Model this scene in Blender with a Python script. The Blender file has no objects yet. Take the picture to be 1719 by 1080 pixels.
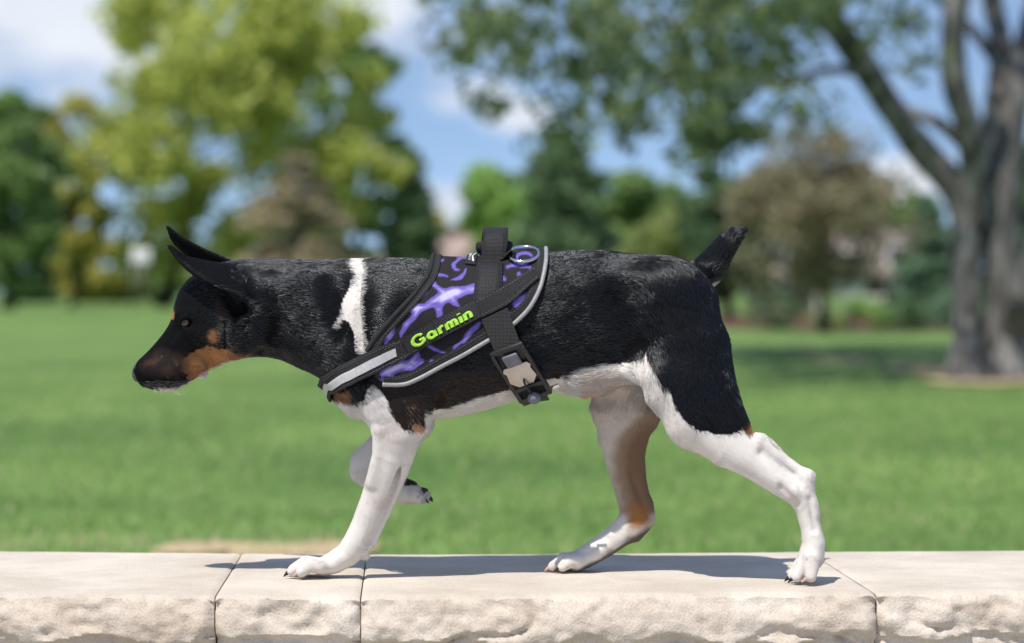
import bpy, bmesh, math, random
import numpy as np
from mathutils import Vector, Matrix
from mathutils.bvhtree import BVHTree

rng = np.random.default_rng(7)
random.seed(7)
scene = bpy.context.scene
COL = scene.collection

# ------------------------------------------------------------------ camera
FOC = 4059.0            # focal length in photo pixels (85 mm on a 36 mm sensor, 1719 px wide)
CAMZ = 0.332            # lens height above the wall top (wall top is Z = 0)
HOR = 490.0             # photo row of the horizon
DOGY = 2.82             # distance of the dog's midline
LAWN = -0.40            # lawn level
cam_data = bpy.data.cameras.new('camera')
cam = bpy.data.objects.new('camera', cam_data)
COL.objects.link(cam)
cam.location = (0, 0, CAMZ)
cam.rotation_euler = (math.radians(90), 0, 0)
cam_data.sensor_width = 36.0
cam_data.lens = 85.0
cam_data.shift_y = -(540.0 - HOR) / 1719.0
cam_data.clip_start = 0.05
cam_data.clip_end = 6000
cam_data.dof.use_dof = True
cam_data.dof.focus_distance = 2.77
cam_data.dof.aperture_fstop = 3.9
scene.camera = cam

# ------------------------------------------------------------------ sky and sun
LIGHT = Vector((0.30, 0.47, -1.0)).normalized()
sun_el = math.asin(-LIGHT.z)
sun_rot = math.atan2(-LIGHT.x, -LIGHT.y)
world = bpy.data.worlds.new('World')
scene.world = world
world.use_nodes = True
wn, wl = world.node_tree.nodes, world.node_tree.links
wn.clear()
def N(nodes, t, **kw):
    n = nodes.new(t)
    for k, v in kw.items():
        setattr(n, k, v)
    return n
w_out = N(wn, 'ShaderNodeOutputWorld')
w_bg = N(wn, 'ShaderNodeBackground')
w_bg.inputs['Strength'].default_value = 0.135
sky = N(wn, 'ShaderNodeTexSky', sky_type='NISHITA')
sky.sun_disc = False
sky.sun_elevation = sun_el
sky.sun_rotation = sun_rot
sky.air_density = 1.0
sky.dust_density = 0.6
sky.ozone_density = 1.1
w_tc = N(wn, 'ShaderNodeTexCoord')
# the air near the horizon is clean that day: look the sky up a little higher
w_map = N(wn, 'ShaderNodeMapping')
w_map.inputs['Location'].default_value = (0, 0, 0.16)
w_map.inputs['Scale'].default_value = (1, 1, 1.6)
wl.new(w_tc.outputs['Generated'], w_map.inputs['Vector'])
wl.new(w_map.outputs['Vector'], sky.inputs['Vector'])
# clouds: noise over direction, flattened
w_cm = N(wn, 'ShaderNodeMapping')
w_cm.inputs['Location'].default_value = (3.1, 0.7, 0.35)
w_cm.inputs['Scale'].default_value = (9.0, 9.0, 22.0)
wl.new(w_tc.outputs['Generated'], w_cm.inputs['Vector'])
w_no = N(wn, 'ShaderNodeTexNoise')
w_no.inputs['Scale'].default_value = 1.0
w_no.inputs['Detail'].default_value = 7.0
w_no.inputs['Roughness'].default_value = 0.55
wl.new(w_cm.outputs['Vector'], w_no.inputs['Vector'])
def cloud_bump(px, py, wx, wy, amp):
    """a bank of cloud round one direction of the sky; returns a socket"""
    d = Vector(((px - 859.5) / FOC, 1.0, (HOR - py) / FOC))
    m = N(wn, 'ShaderNodeMapping')
    sx, sz = FOC / wx, FOC / wy
    m.inputs['Scale'].default_value = (sx, 1.5, sz)
    m.inputs['Location'].default_value = (-d.x * sx, -1.5, -d.z * sz)
    wl.new(w_tc.outputs['Generated'], m.inputs['Vector'])
    l = N(wn, 'ShaderNodeVectorMath', operation='LENGTH')
    wl.new(m.outputs['Vector'], l.inputs[0])
    r = N(wn, 'ShaderNodeMapRange', interpolation_type='SMOOTHSTEP')
    r.inputs['From Min'].default_value = 0.0
    r.inputs['From Max'].default_value = 1.0
    r.inputs['To Min'].default_value = amp
    r.inputs['To Max'].default_value = 0.0
    wl.new(l.outputs['Value'], r.inputs['Value'])
    return r.outputs['Result']
acc = w_no.outputs['Fac']
for c in [(60, 30, 520, 240, .30), (0, 190, 380, 150, .16), (800, 165, 170, 75, .24), (890, 200, 130, 60, .24), (760, 340, 170, 60, .2),
          (1180, 215, 120, 70, .2), (1500, 310, 200, 90, .22), (640, 10, 120, 60, .18), (560, 60, 160, 160, .12)]:
    ad = N(wn, 'ShaderNodeMath', operation='ADD')
    wl.new(acc, ad.inputs[0]); wl.new(cloud_bump(*c), ad.inputs[1])
    acc = ad.outputs[0]
w_cr = N(wn, 'ShaderNodeMapRange', interpolation_type='SMOOTHSTEP')
w_cr.inputs['From Min'].default_value = 0.53
w_cr.inputs['From Max'].default_value = 0.78
wl.new(acc, w_cr.inputs['Value'])
w_ct = N(wn, 'ShaderNodeTexNoise')
w_ct.inputs['Scale'].default_value = 14.0
w_ct.inputs['Detail'].default_value = 4.0
wl.new(w_tc.outputs['Generated'], w_ct.inputs['Vector'])
w_cc = N(wn, 'ShaderNodeValToRGB')
w_cc.color_ramp.elements[0].position = 0.3
w_cc.color_ramp.elements[0].color = (3.7, 4.1, 4.8, 1)
w_cc.color_ramp.elements[1].position = 0.75
w_cc.color_ramp.elements[1].color = (5.6, 5.8, 6.1, 1)
wl.new(w_ct.outputs['Fac'], w_cc.inputs['Fac'])
w_mix = N(wn, 'ShaderNodeMix', data_type='RGBA')
wl.new(w_cr.outputs['Result'], w_mix.inputs['Factor'])
wl.new(sky.outputs['Color'], w_mix.inputs['A'])
wl.new(w_cc.outputs['Color'], w_mix.inputs['B'])
wl.new(w_mix.outputs['Result'], w_bg.inputs['Color'])
wl.new(w_bg.outputs['Background'], w_out.inputs['Surface'])

sun_data = bpy.data.lights.new('sun', 'SUN')
sun_data.energy = 4.3
sun_data.angle = math.radians(0.53)
sun_data.color = (1.0, 0.945, 0.86)
sun = bpy.data.objects.new('sun', sun_data)
COL.objects.link(sun)
sun.rotation_euler = LIGHT.to_track_quat('-Z', 'Y').to_euler()
sun.location = (-3, -4, 10)

scene.view_settings.view_transform = 'Standard'
scene.view_settings.look = 'None'
scene.view_settings.exposure = 0.38
scene.view_settings.gamma = 1.0
scene.view_settings.use_curve_mapping = False
scene.cycles.use_denoising = True
scene.cycles.denoising_prefilter = 'ACCURATE'
scene.cycles.max_bounces = 6
scene.cycles.sample_clamp_indirect = 4.0
scene.cycles.adaptive_threshold = 0.006
scene.cycles.transparent_max_bounces = 8
try:
    scene.cycles_curves.shape = 'RIBBONS'
except Exception:
    pass

# ------------------------------------------------------------------ helpers
def W(px, py, y=0.0):
    """photo pixel at depth DOGY + y -> world point"""
    Y = DOGY + y
    return np.array([(px - 859.5) * Y / FOC, Y, CAMZ + (HOR - py) * Y / FOC])
def at(px, py, Y):
    return Vector(((px - 859.5) * Y / FOC, Y, CAMZ + (HOR - py) * Y / FOC))
S0 = DOGY / FOC

def fade(t):
    return t * t * t * (t * (t * 6 - 15) + 10)
def _hash(ix, iy, iz, seed):
    h = (ix.astype(np.int64) * 374761393 + iy.astype(np.int64) * 668265263 + iz.astype(np.int64) * 2147483647 + seed * 1274126177) & 0xffffffff
    h = ((h ^ (h >> 13)) * 1274126177) & 0xffffffff
    h = (h ^ (h >> 16)) & 0xffffffff
    return h.astype(np.float64) / 4294967295.0
def vnoise(p, seed=0):
    """value noise 0..1 for points (n,3)"""
    f = np.floor(p); t = fade(p - f); f = f.astype(np.int64)
    out = 0
    for dx in (0, 1):
        for dy in (0, 1):
            for dz in (0, 1):
                w = (t[:, 0] if dx else 1 - t[:, 0]) * (t[:, 1] if dy else 1 - t[:, 1]) * (t[:, 2] if dz else 1 - t[:, 2])
                out = out + w * _hash(f[:, 0] + dx, f[:, 1] + dy, f[:, 2] + dz, seed)
    return out
def fbm(p, octaves=4, seed=0, gain=0.5):
    a, s, tot = 1.0, 0.0, 0.0
    for o in range(octaves):
        s = s + a * vnoise(p * (2.03 ** o), seed + o * 17); tot += a; a *= gain
    return s / tot

def mesh_np(name, verts, faces, mat=None, parent=None, smooth=True, link=True):
    """faces: (n,3) or (n,4) int array, or list of lists"""
    me = bpy.data.meshes.new(name)
    verts = np.asarray(verts, dtype=np.float32)
    if isinstance(faces, np.ndarray):
        nf, k = faces.shape
        me.vertices.add(len(verts)); me.vertices.foreach_set('co', verts.ravel())
        me.loops.add(nf * k); me.loops.foreach_set('vertex_index', faces.astype(np.int32).ravel())
        me.polygons.add(nf); me.polygons.foreach_set('loop_start', np.arange(0, nf * k, k, dtype=np.int32))
        me.polygons.foreach_set('loop_total', np.full(nf, k, dtype=np.int32))
        me.update(calc_edges=True)
    else:
        me.from_pydata([tuple(map(float, v)) for v in verts], [], faces); me.update()
    if smooth:
        me.polygons.foreach_set('use_smooth', np.ones(len(me.polygons), dtype=bool))
    if mat: me.materials.append(mat)
    if not link: return me
    o = bpy.data.objects.new(name, me); COL.objects.link(o)
    if parent is not None: o.parent = parent
    return o
def empty(name, loc=(0, 0, 0), rz=0.0):
    o = bpy.data.objects.new(name, None); COL.objects.link(o)
    o.location = loc; o.rotation_euler = (0, 0, rz); o.empty_display_size = 0.1
    return o
def keep_world(child, parent):
    """parent without moving (parents here are never rotated unless stated)"""
    child.parent = parent
    child.matrix_parent_inverse = Matrix.LocRotScale(parent.location, parent.rotation_euler, parent.scale).inverted()
    return child
def tag(o, label=None, cat=None, group=None, kind=None):
    if label: o['label'] = label
    if cat: o['category'] = cat
    if group: o['group'] = group
    if kind: o['kind'] = kind
    return o
def add_color(me, name, cols):
    a = me.color_attributes.new(name, 'FLOAT_COLOR', 'POINT')
    c = np.ones((len(me.vertices), 4), dtype=np.float32); c[:, :3] = cols
    a.data.foreach_set('color', c.ravel())

def catmull(pts, n):
    """smooth resample of control points (m,k) to n points, by chord length"""
    p = np.asarray(pts, dtype=float)
    seg = np.linalg.norm(np.diff(p, axis=0), axis=1); seg[seg < 1e-9] = 1e-9
    s = np.concatenate([[0], np.cumsum(seg)]); s /= s[-1]
    q = np.linspace(0, 1, n)
    m = np.gradient(p, s, axis=0) if len(p) > 2 else np.repeat((p[1:] - p[:1]), 2, axis=0)
    i = np.clip(np.searchsorted(s, q, side='right') - 1, 0, len(p) - 2)
    h = (s[i + 1] - s[i]); t = ((q - s[i]) / h)[:, None]; h = h[:, None]
    return (2*t**3 - 3*t**2 + 1) * p[i] + (t**3 - 2*t**2 + t) * h * m[i] + (-2*t**3 + 3*t**2) * p[i+1] + (t**3 - t**2) * h * m[i+1]

def tube(path, radii, sides=10, caps=True, flat=None):
    """swept tube; path (n,3); radii scalar or (n,). returns verts, quads list"""
    path = np.asarray(path, float); n = len(path)
    radii = np.broadcast_to(np.asarray(radii, float), (n,))
    T = np.gradient(path, axis=0); T /= np.linalg.norm(T, axis=1)[:, None] + 1e-12
    up = np.array([0, 0, 1.0]) if abs(T[0, 2]) < 0.9 else np.array([0, 1.0, 0])
    U = np.cross(T[0], up); U /= np.linalg.norm(U)
    vs = []
    for i in range(n):
        U = U - T[i] * U.dot(T[i]); U /= np.linalg.norm(U); V = np.cross(T[i], U)
        a = np.arange(sides) * 2 * math.pi / sides
        vs.append(path[i] + radii[i] * (np.cos(a)[:, None] * U + np.sin(a)[:, None] * V))
    vs = np.concatenate(vs)
    fs = []
    for i in range(n - 1):
        for j in range(sides):
            a, b = i * sides + j, i * sides + (j + 1) % sides
            fs.append([a, b, b + sides, a + sides])
    if caps:
        fs.append(list(range(sides))[::-1]); fs.append([(n - 1) * sides + j for j in range(sides)])
    return vs, fs
class MB:
    """collects shapes into one mesh"""
    def __init__(self): self.v = []; self.f = []
    def add(self, vs, fs):
        o = len(self.v); self.v.extend([tuple(map(float, v)) for v in vs]); self.f.extend([[i + o for i in f] for f in fs]); return self
    def box(self, c, s, M=None):
        c = np.asarray(c, float); s = np.asarray(s, float) / 2
        v = np.array([[x, y, z] for x in (-1, 1) for y in (-1, 1) for z in (-1, 1)], float) * s
        if M is not None: v = v @ np.asarray(M, float).T
        return self.add(v + c, [[0, 1, 3, 2], [4, 6, 7, 5], [0, 4, 5, 1], [2, 3, 7, 6], [0, 2, 6, 4], [1, 5, 7, 3]])
    def tube(self, path, r, sides=8, caps=True): return self.add(*tube(path, r, sides, caps))
    def build(self, name, mat=None, parent=None, smooth=False, bevel=0, seg=2):
        o = mesh_np(name, self.v, self.f, mat, parent, smooth)
        if bevel:
            m = o.modifiers.new('bevel', 'BEVEL'); m.width = bevel; m.segments = seg; m.limit_method = 'ANGLE'
            o.data.polygons.foreach_set('use_smooth', np.ones(len(o.data.polygons), dtype=bool))
        return o

# ------------------------------------------------------------------ materials
def mat_new(name):
    m = bpy.data.materials.new(name); m.use_nodes = True
    nt = m.node_tree; b = nt.nodes['Principled BSDF']
    return m, nt.nodes, nt.links, b
def mat_noise(name, cols, scale=5.0, detail=5.0, rough=0.7, bump=0.0, bscale=None, bdist=0.01, spec=0.3, metal=0.0, coord='Object', stretch=(1, 1, 1)):
    """colour ramp over noise with a bump of its own; cols: list of (pos, rgb)"""
    m, n, l, b = mat_new(name)
    tc = N(n, 'ShaderNodeTexCoord'); mp = N(n, 'ShaderNodeMapping'); mp.inputs['Scale'].default_value = stretch
    l.new(tc.outputs[coord], mp.inputs['Vector'])
    no = N(n, 'ShaderNodeTexNoise'); no.inputs['Scale'].default_value = scale; no.inputs['Detail'].default_value = detail; no.inputs['Roughness'].default_value = 0.6
    l.new(mp.outputs['Vector'], no.inputs['Vector'])
    cr = N(n, 'ShaderNodeValToRGB')
    e = cr.color_ramp.elements
    while len(e) < len(cols): e.new(0.5)
    for k, (p, c) in enumerate(cols): e[k].position = p; e[k].color = (*c, 1)
    l.new(no.outputs['Fac'], cr.inputs['Fac']); l.new(cr.outputs['Color'], b.inputs['Base Color'])
    b.inputs['Roughness'].default_value = rough; b.inputs['Specular IOR Level'].default_value = spec; b.inputs['Metallic'].default_value = metal
    if bump:
        n2 = N(n, 'ShaderNodeTexNoise'); n2.inputs['Scale'].default_value = bscale or scale * 4; n2.inputs['Detail'].default_value = 6
        l.new(mp.outputs['Vector'], n2.inputs['Vector'])
        bp = N(n, 'ShaderNodeBump'); bp.inputs['Strength'].default_value = bump; bp.inputs['Distance'].default_value = bdist
        l.new(n2.outputs['Fac'], bp.inputs['Height']); l.new(bp.outputs['Normal'], b.inputs['Normal'])
    return m
# ================================================================== ground
def ground_mat():
    m, n, l, b = mat_new('lawn_ground')
    tc = N(n, 'ShaderNodeTexCoord')
    n1 = N(n, 'ShaderNodeTexNoise'); n1.inputs['Scale'].default_value = .55; n1.inputs['Detail'].default_value = 6; n1.inputs['Roughness'].default_value = .62
    n2 = N(n, 'ShaderNodeTexNoise'); n2.inputs['Scale'].default_value = 14; n2.inputs['Detail'].default_value = 5
    for q in (n1, n2): l.new(tc.outputs['Object'], q.inputs['Vector'])
    c1 = N(n, 'ShaderNodeValToRGB'); e = c1.color_ramp.elements
    e[0].position = .32; e[0].color = (.078, .152, .040, 1); e[1].position = .68; e[1].color = (.19, .292, .086, 1)
    l.new(n1.outputs['Fac'], c1.inputs['Fac'])
    c2 = N(n, 'ShaderNodeValToRGB'); e = c2.color_ramp.elements
    e[0].position = .3; e[0].color = (.66, .66, .62, 1); e[1].position = .75; e[1].color = (1.15, 1.15, 1.1, 1)
    l.new(n2.outputs['Fac'], c2.inputs['Fac'])
    mu = N(n, 'ShaderNodeMix', data_type='RGBA', blend_type='MULTIPLY'); mu.inputs['Factor'].default_value = 1
    l.new(c1.outputs['Color'], mu.inputs['A']); l.new(c2.outputs['Color'], mu.inputs['B'])
    l.new(mu.outputs['Result'], b.inputs['Base Color'])
    b.inputs['Roughness'].default_value = .8; b.inputs['Specular IOR Level'].default_value = .15
    bp = N(n, 'ShaderNodeBump'); bp.inputs['Strength'].default_value = .7; bp.inputs['Distance'].default_value = .06
    l.new(n2.outputs['Fac'], bp.inputs['Height']); l.new(bp.outputs['Normal'], b.inputs['Normal'])
    return m
m_lawn = ground_mat()
gx = np.array([-1500, -400, -120, -40, -14, -5, 0, 5, 14, 40, 120, 400, 1500.0]); gy = np.array([-60, -10, 0, 2.4, 3.3, 5, 8, 14, 25, 45, 80, 140, 240, 500, 2500.0])
def ground_z(x, y):
    return LAWN + 0 * x
V = np.array([[x, y, LAWN] for y in gy for x in gx]); nxg = len(gx)
Fq = np.array([[j * nxg + i, j * nxg + i + 1, (j + 1) * nxg + i + 1, (j + 1) * nxg + i] for j in range(len(gy) - 1) for i in range(nxg - 1)])
tag(mesh_np('lawn', V, Fq, m_lawn, None, False), None, None, None, 'structure')

m_pave = mat_noise('concrete_paving', [(.3, (.40, .36, .31)), (.7, (.50, .46, .41))], 3, 6, .9, .3, 60, .004)
mesh_np('bounce_paving', [(-30, -8, LAWN + .006), (30, -8, LAWN + .006), (30, 2.52, LAWN + .006), (-30, 2.52, LAWN + .006)], np.array([[0, 1, 2, 3]]), m_pave, None, False)['kind'] = 'structure'  # unseen paving, added to bounce warm light onto the wall's front face
def gpt(px, py):
    """photo position on the lawn -> world"""
    Y = (CAMZ - LAWN) * FOC / (py - HOR); return Vector(((px - 859.5) * Y / FOC, Y, LAWN))
# --- worn earth: a strip along the wall's far side, patches by the big tree, a mulch bed at the far right
m_straw = mat_noise('dry_straw_earth', [(.3, (.30, .22, .12)), (.55, (.46, .36, .22)), (.75, (.30, .28, .13))], 6, 6, .9, .6, 40, .02)
def blob(name, c, rx, ry, mat, seed, z=.006, n=40):
    a = np.linspace(0, 2 * math.pi, n, endpoint=False)
    w = .7 + .6 * fbm(np.stack([np.cos(a) * 2 + seed, np.sin(a) * 2, a * 0], 1), 3, seed)
    v = [(c[0], c[1], LAWN + z)] + [(c[0] + rx * math.cos(t) * k, c[1] + ry * math.sin(t) * k, LAWN + z) for t, k in zip(a, w)]
    o = mesh_np(name, v, [[0, i + 1, (i + 1) % n + 1] for i in range(n)], mat, None, False)
    return tag(o, kind='structure')
for k, (px, py, rx, ry) in enumerate([(440, 930, .30, .26), (545, 926, .14, .20), (325, 928, .10, .16)]):
    g = gpt(px, py); blob('bare_earth', g, rx, ry, m_straw, 11 + k, .006 + .004 * k)
for k, (px, py, rx, ry) in enumerate([(1420, 606, .30, .75), (1560, 622, .42, 1.1), (1350, 592, .2, .6), (1640, 642, .45, .8)]):
    g = gpt(px, py); blob('worn_patch', g, rx, ry, m_straw, 31 + k, .008 + .004 * k)
m_mulch = mat_noise('red_brown_mulch', [(.3, (.05, .025, .016)), (.7, (.13, .06, .036))], 4, 5, .95, .6, 20, .03)
a0, a1 = gpt(1195, 552), gpt(1720, 562)
mesh_np('mulch_bed', [(a0.x, a0.y, LAWN + .01), (a1.x + 6, a1.y, LAWN + .01), (a1.x + 8, a1.y + 34, LAWN + .01), (a0.x + 1, a0.y + 30, LAWN + .01)], np.array([[0, 1, 2, 3]]), m_mulch, None, False)['kind'] = 'structure'

# --- grass blades close behind the wall: one uncountable mass
def grass():
    n = 90000
    Y = 3.35 + 24 * rng.random(n) ** 1.5
    X = (rng.random(n) * 2 - 1) * (.24 * Y + .7)
    cl = fbm(np.stack([X * 2.2, Y * 2.2, 0 * X], 1), 3, 90)
    keep = rng.random(n) < (.2 + 1.0 * cl) * np.clip((27 - Y) / 16, 0, 1)
    X, Y, cl = X[keep], Y[keep], cl[keep]; n = len(X)
    h = (.014 + .018 * rng.random(n)) * (.7 + .6 * cl); a = rng.random(n) * 6.283; w = .0026 + .0025 * rng.random(n) + .00025 * Y
    dx, dy = np.cos(a), np.sin(a); le = .6 * h * rng.random(n); b = rng.random(n) * 6.283
    B = np.stack([X, Y, np.full(n, LAWN)], 1)
    v0 = B - np.stack([dx * w, dy * w, 0 * w], 1); v1 = B + np.stack([dx * w, dy * w, 0 * w], 1)
    v2 = B + np.stack([np.cos(b) * le, np.sin(b) * le, h], 1)
    V = np.stack([v0, v1, v2], 1).reshape(-1, 3); F = np.arange(3 * n).reshape(-1, 3)
    t = np.clip(rng.random(n) * .6 + cl * .6 - .15, 0, 1)[:, None]
    c = np.array([.15, .265, .068]) * (1 - t) + np.array([.28, .415, .13]) * t
    dry = rng.random(n) < .06 + .5 * ((np.abs(X + 1.0) < .55) & (Y < 7.2))
    c[dry] = np.array([.52, .43, .27])
    return V, F, np.repeat(c, 3, axis=0)
def leaf_mat(name, attr='tint', trans=.45, rough=.55):
    m, n, l, b = mat_new(name)
    a = N(n, 'ShaderNodeAttribute', attribute_name=attr)
    b.inputs['Roughness'].default_value = rough; b.inputs['Specular IOR Level'].default_value = .3
    l.new(a.outputs['Color'], b.inputs['Base Color'])
    tr = N(n, 'ShaderNodeBsdfTranslucent'); mx = N(n, 'ShaderNodeMixShader'); mx.inputs['Fac'].default_value = trans
    hs = N(n, 'ShaderNodeHueSaturation'); hs.inputs['Value'].default_value = 1.25; hs.inputs['Saturation'].default_value = 1.0
    l.new(a.outputs['Color'], hs.inputs['Color']); l.new(hs.outputs['Color'], tr.inputs['Color'])
    o = n['Material Output']; l.new(b.outputs['BSDF'], mx.inputs[1]); l.new(tr.outputs['BSDF'], mx.inputs[2]); l.new(mx.outputs['Shader'], o.inputs['Surface'])
    return m
m_leaf = leaf_mat('leaves'); m_blade = leaf_mat('grass_blades', 'tint', .3, .5)
gv, gf, gc = grass()
go = mesh_np('lawn_grass', gv, gf, m_blade, None, False); add_color(go.data, 'tint', gc)
tag(go, 'short mown grass blades growing behind the wall', 'grass', None, 'stuff')

# ================================================================== the stone wall
m_stone, n_, l_, b_ = mat_new('limestone')
tc = N(n_, 'ShaderNodeTexCoord')
na = N(n_, 'ShaderNodeTexNoise'); na.inputs['Scale'].default_value = 7; na.inputs['Detail'].default_value = 8; na.inputs['Roughness'].default_value = .65
nb = N(n_, 'ShaderNodeTexNoise'); nb.inputs['Scale'].default_value = 420; nb.inputs['Detail'].default_value = 3
nc = N(n_, 'ShaderNodeTexVoronoi'); nc.inputs['Scale'].default_value = 95
for q in (na, nb, nc): l_.new(tc.outputs['Object'], q.inputs['Vector'])
cr = N(n_, 'ShaderNodeValToRGB'); e = cr.color_ramp.elements
e[0].position = .3; e[0].color = (.43, .355, .28, 1); e[1].position = .6; e[1].color = (.60, .54, .47, 1)
l_.new(na.outputs['Fac'], cr.inputs['Fac'])
# sawn top is paler and even, split face is warmer: by the face's own direction
ge = N(n_, 'ShaderNodeNewGeometry'); sx_ = N(n_, 'ShaderNodeSeparateXYZ'); l_.new(ge.outputs['True Normal'], sx_.inputs[0])
mr = N(n_, 'ShaderNodeMapRange'); mr.inputs['From Min'].default_value = .8; mr.inputs['From Max'].default_value = .97; l_.new(sx_.outputs['Z'], mr.inputs['Value'])
ct = N(n_, 'ShaderNodeValToRGB'); e = ct.color_ramp.elements
e[0].position = .38; e[0].color = (.47, .415, .345, 1); e[1].position = .62; e[1].color = (.58, .525, .455, 1); l_.new(na.outputs['Fac'], ct.inputs['Fac'])
mt = N(n_, 'ShaderNodeMix', data_type='RGBA'); l_.new(mr.outputs['Result'], mt.inputs['Factor']); l_.new(cr.outputs['Color'], mt.inputs['A']); l_.new(ct.outputs['Color'], mt.inputs['B'])
cg = N(n_, 'ShaderNodeValToRGB'); e = cg.color_ramp.elements; e[0].position = .25; e[0].color = (.8, .79, .78, 1); e[1].position = .6; e[1].color = (1.04, 1.04, 1.04, 1)
l_.new(nb.outputs['Fac'], cg.inputs['Fac'])
mm = N(n_, 'ShaderNodeMix', data_type='RGBA', blend_type='MULTIPLY'); mm.inputs['Factor'].default_value = 1; l_.new(mt.outputs['Result'], mm.inputs['A']); l_.new(cg.outputs['Color'], mm.inputs['B'])
# pin holes
cp = N(n_, 'ShaderNodeValToRGB'); e = cp.color_ramp.elements; e[0].position = .045; e[0].color = (.35, .3, .25, 1); e[1].position = .085; e[1].color = (1, 1, 1, 1); l_.new(nc.outputs['Distance'], cp.inputs['Fac'])
mp_ = N(n_, 'ShaderNodeMix', data_type='RGBA', blend_type='MULTIPLY'); mp_.inputs['Factor'].default_value = .55; l_.new(mm.outputs['Result'], mp_.inputs['A']); l_.new(cp.outputs['Color'], mp_.inputs['B'])
l_.new(mp_.outputs['Result'], b_.inputs['Base Color'])
b_.inputs['Roughness'].default_value = .88; b_.inputs['Specular IOR Level'].default_value = .2
bp = N(n_, 'ShaderNodeBump'); bp.inputs['Strength'].default_value = .6; bp.inputs['Distance'].default_value = .0016
l_.new(nb.outputs['Fac'], bp.inputs['Height']); l_.new(bp.outputs['Normal'], b_.inputs['Normal'])
def top_pt(px, py):
    Y = CAMZ * FOC / (py - HOR); return np.array([(px - 859.5) * Y / FOC, Y])
FX = np.array([-700, -300, 0, 360, 605, 860, 1472, 1719, 2100, 2500.0]); FY = np.array([991, 996, 998.5, 1001, 1003, 1001.5, 996.5, 994, 990, 984.0])
BX = np.array([-600, -300, 0, 405, 615, 900, 1362, 1719, 2000, 2300.0]); BY = np.array([922, 924, 926, 930, 931.5, 931, 927, 925, 923, 921.0])
wall = empty('low_stone_wall', (0, 2.85, LAWN)); tag(wall, 'low limestone wall with rock-faced coping stones', 'wall')
def coping(f0, f1, b0, b1, seed, h=.095, gap=.0008):
    ln = np.linalg.norm(top_pt(f1, 1000) - top_pt(f0, 1000)); nu = max(12, int(ln / .0042))
    u = np.linspace(0, 1, nu)
    fx = f0 + (f1 - f0) * u; bx = b0 + (b1 - b0) * u
    Fp = np.array([top_pt(a, np.interp(a, FX, FY)) for a in fx]); Bp = np.array([top_pt(a, np.interp(a, BX, BY)) for a in bx])
    d = (Fp[-1] - Fp[0]) / np.linalg.norm(Fp[-1] - Fp[0]); sh = gap * (1 - 2 * u)[:, None] * d
    Fp = Fp + sh; Bp = Bp + sh
    nt, nf = 26, 30
    rowsv = []
    # back face, top, front face, underside
    rowsv.append(np.column_stack([Bp, np.full(nu, -h)])); rowsv.append(np.column_stack([Bp, np.full(nu, -.004)]))
    for k in range(nt):
        t = k / (nt - 1); p = Bp * (1 - t) + Fp * t; z = np.zeros(nu)
        ed = np.clip((t - .965) / .035, 0, 1); q3 = np.column_stack([p, z])
        z = -.0035 * ed ** 2 * (.3 + 1.4 * fbm(q3 * 120, 3, seed)) + .0006 * (fbm(q3 * 30, 3, seed + 5) - .5)
        endr = np.minimum(u, 1 - u) * ln; z = z - .0022 * np.exp(-(endr / .0028) ** 2)
        rowsv.append(np.column_stack([p, z]))
    nrm = np.stack([d[1], -d[0]]);
    if nrm[1] > 0: nrm = -nrm
    for k in range(1, nf + 1):
        t = k / nf; z = -.0045 - (h - .0045) * t
        q3 = np.column_stack([Fp, np.full(nu, z)])
        s3 = q3 * np.array([1, 1, 1.7])
        big = fbm(s3 * 8, 3, seed + 1)                                         # broad scallops
        sc = np.abs(fbm(s3 * 9 + 3.3, 2, seed + 2) - .5) * 2                   # chisel ridges
        fine = fbm(q3 * 100, 4, seed + 3); med = fbm(s3 * 26, 3, seed + 6)
        arcs = np.abs(np.sin(Fp[:, 0] * 21 + 5 * fbm(q3 * np.array([6, 6, 0]), 2, seed + 7)))
        under = np.clip((t - .40 - .13 * arcs - .05 * (med - .5)) / .035, 0, 1)   # the lower lip is knocked off in scallops
        out = np.sin(min(t * 3.0, 1) * math.pi / 2) * .007 + .011 * (big - .45) * min(1, t * 5 + .1) - .006 * np.exp(-(sc / .07) ** 2) * min(1, t * 6) + .006 * (med - .5) * min(1, t * 5) + .008 * (fine - .5) - .009 * under
        ends = np.minimum(u, 1 - u) * ln; out = out - .008 * np.exp(-(ends / .006) ** 2)
        rowsv.append(np.column_stack([Fp + nrm * out[:, None], np.full(nu, z) + .003 * (fine - .5)]))
    V = np.stack(rowsv)                                                        # rows x nu x 3
    R = len(rowsv); idx = np.arange(R * nu).reshape(R, nu)
    F = np.stack([idx[:-1, :-1], idx[1:, :-1], idx[1:, 1:], idx[:-1, 1:]], -1).reshape(-1, 4).tolist()
    F += np.stack([idx[-1, :-1], idx[0, :-1], idx[0, 1:], idx[-1, 1:]], -1).tolist()
    V = V.reshape(-1, 3)
    F.append([int(i) for i in idx[:, 0]][::-1]); F.append([int(i) for i in idx[:, -1]])
    me = mesh_np('coping_stone', V - np.array(wall.location), F, m_stone, wall)
    bm = bmesh.new(); bm.from_mesh(me.data); bmesh.ops.recalc_face_normals(bm, faces=bm.faces); bm.to_mesh(me.data); bm.free()
    es = me.modifiers.new('arris', 'EDGE_SPLIT'); es.split_angle = math.radians(55)
    return me
JF = [-640, -190, 360, 605, 1472, 1960, 2440]; 
def back_of(f): return f + (680 - f) * ((np.interp(f, FX, FY) - np.interp(f, BX, BY)) / (np.interp(f, FX, FY) - HOR))
for k in range(len(JF) - 1): coping(JF[k], JF[k + 1], back_of(JF[k]), back_of(JF[k + 1]), 100 + 13 * k)
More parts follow.
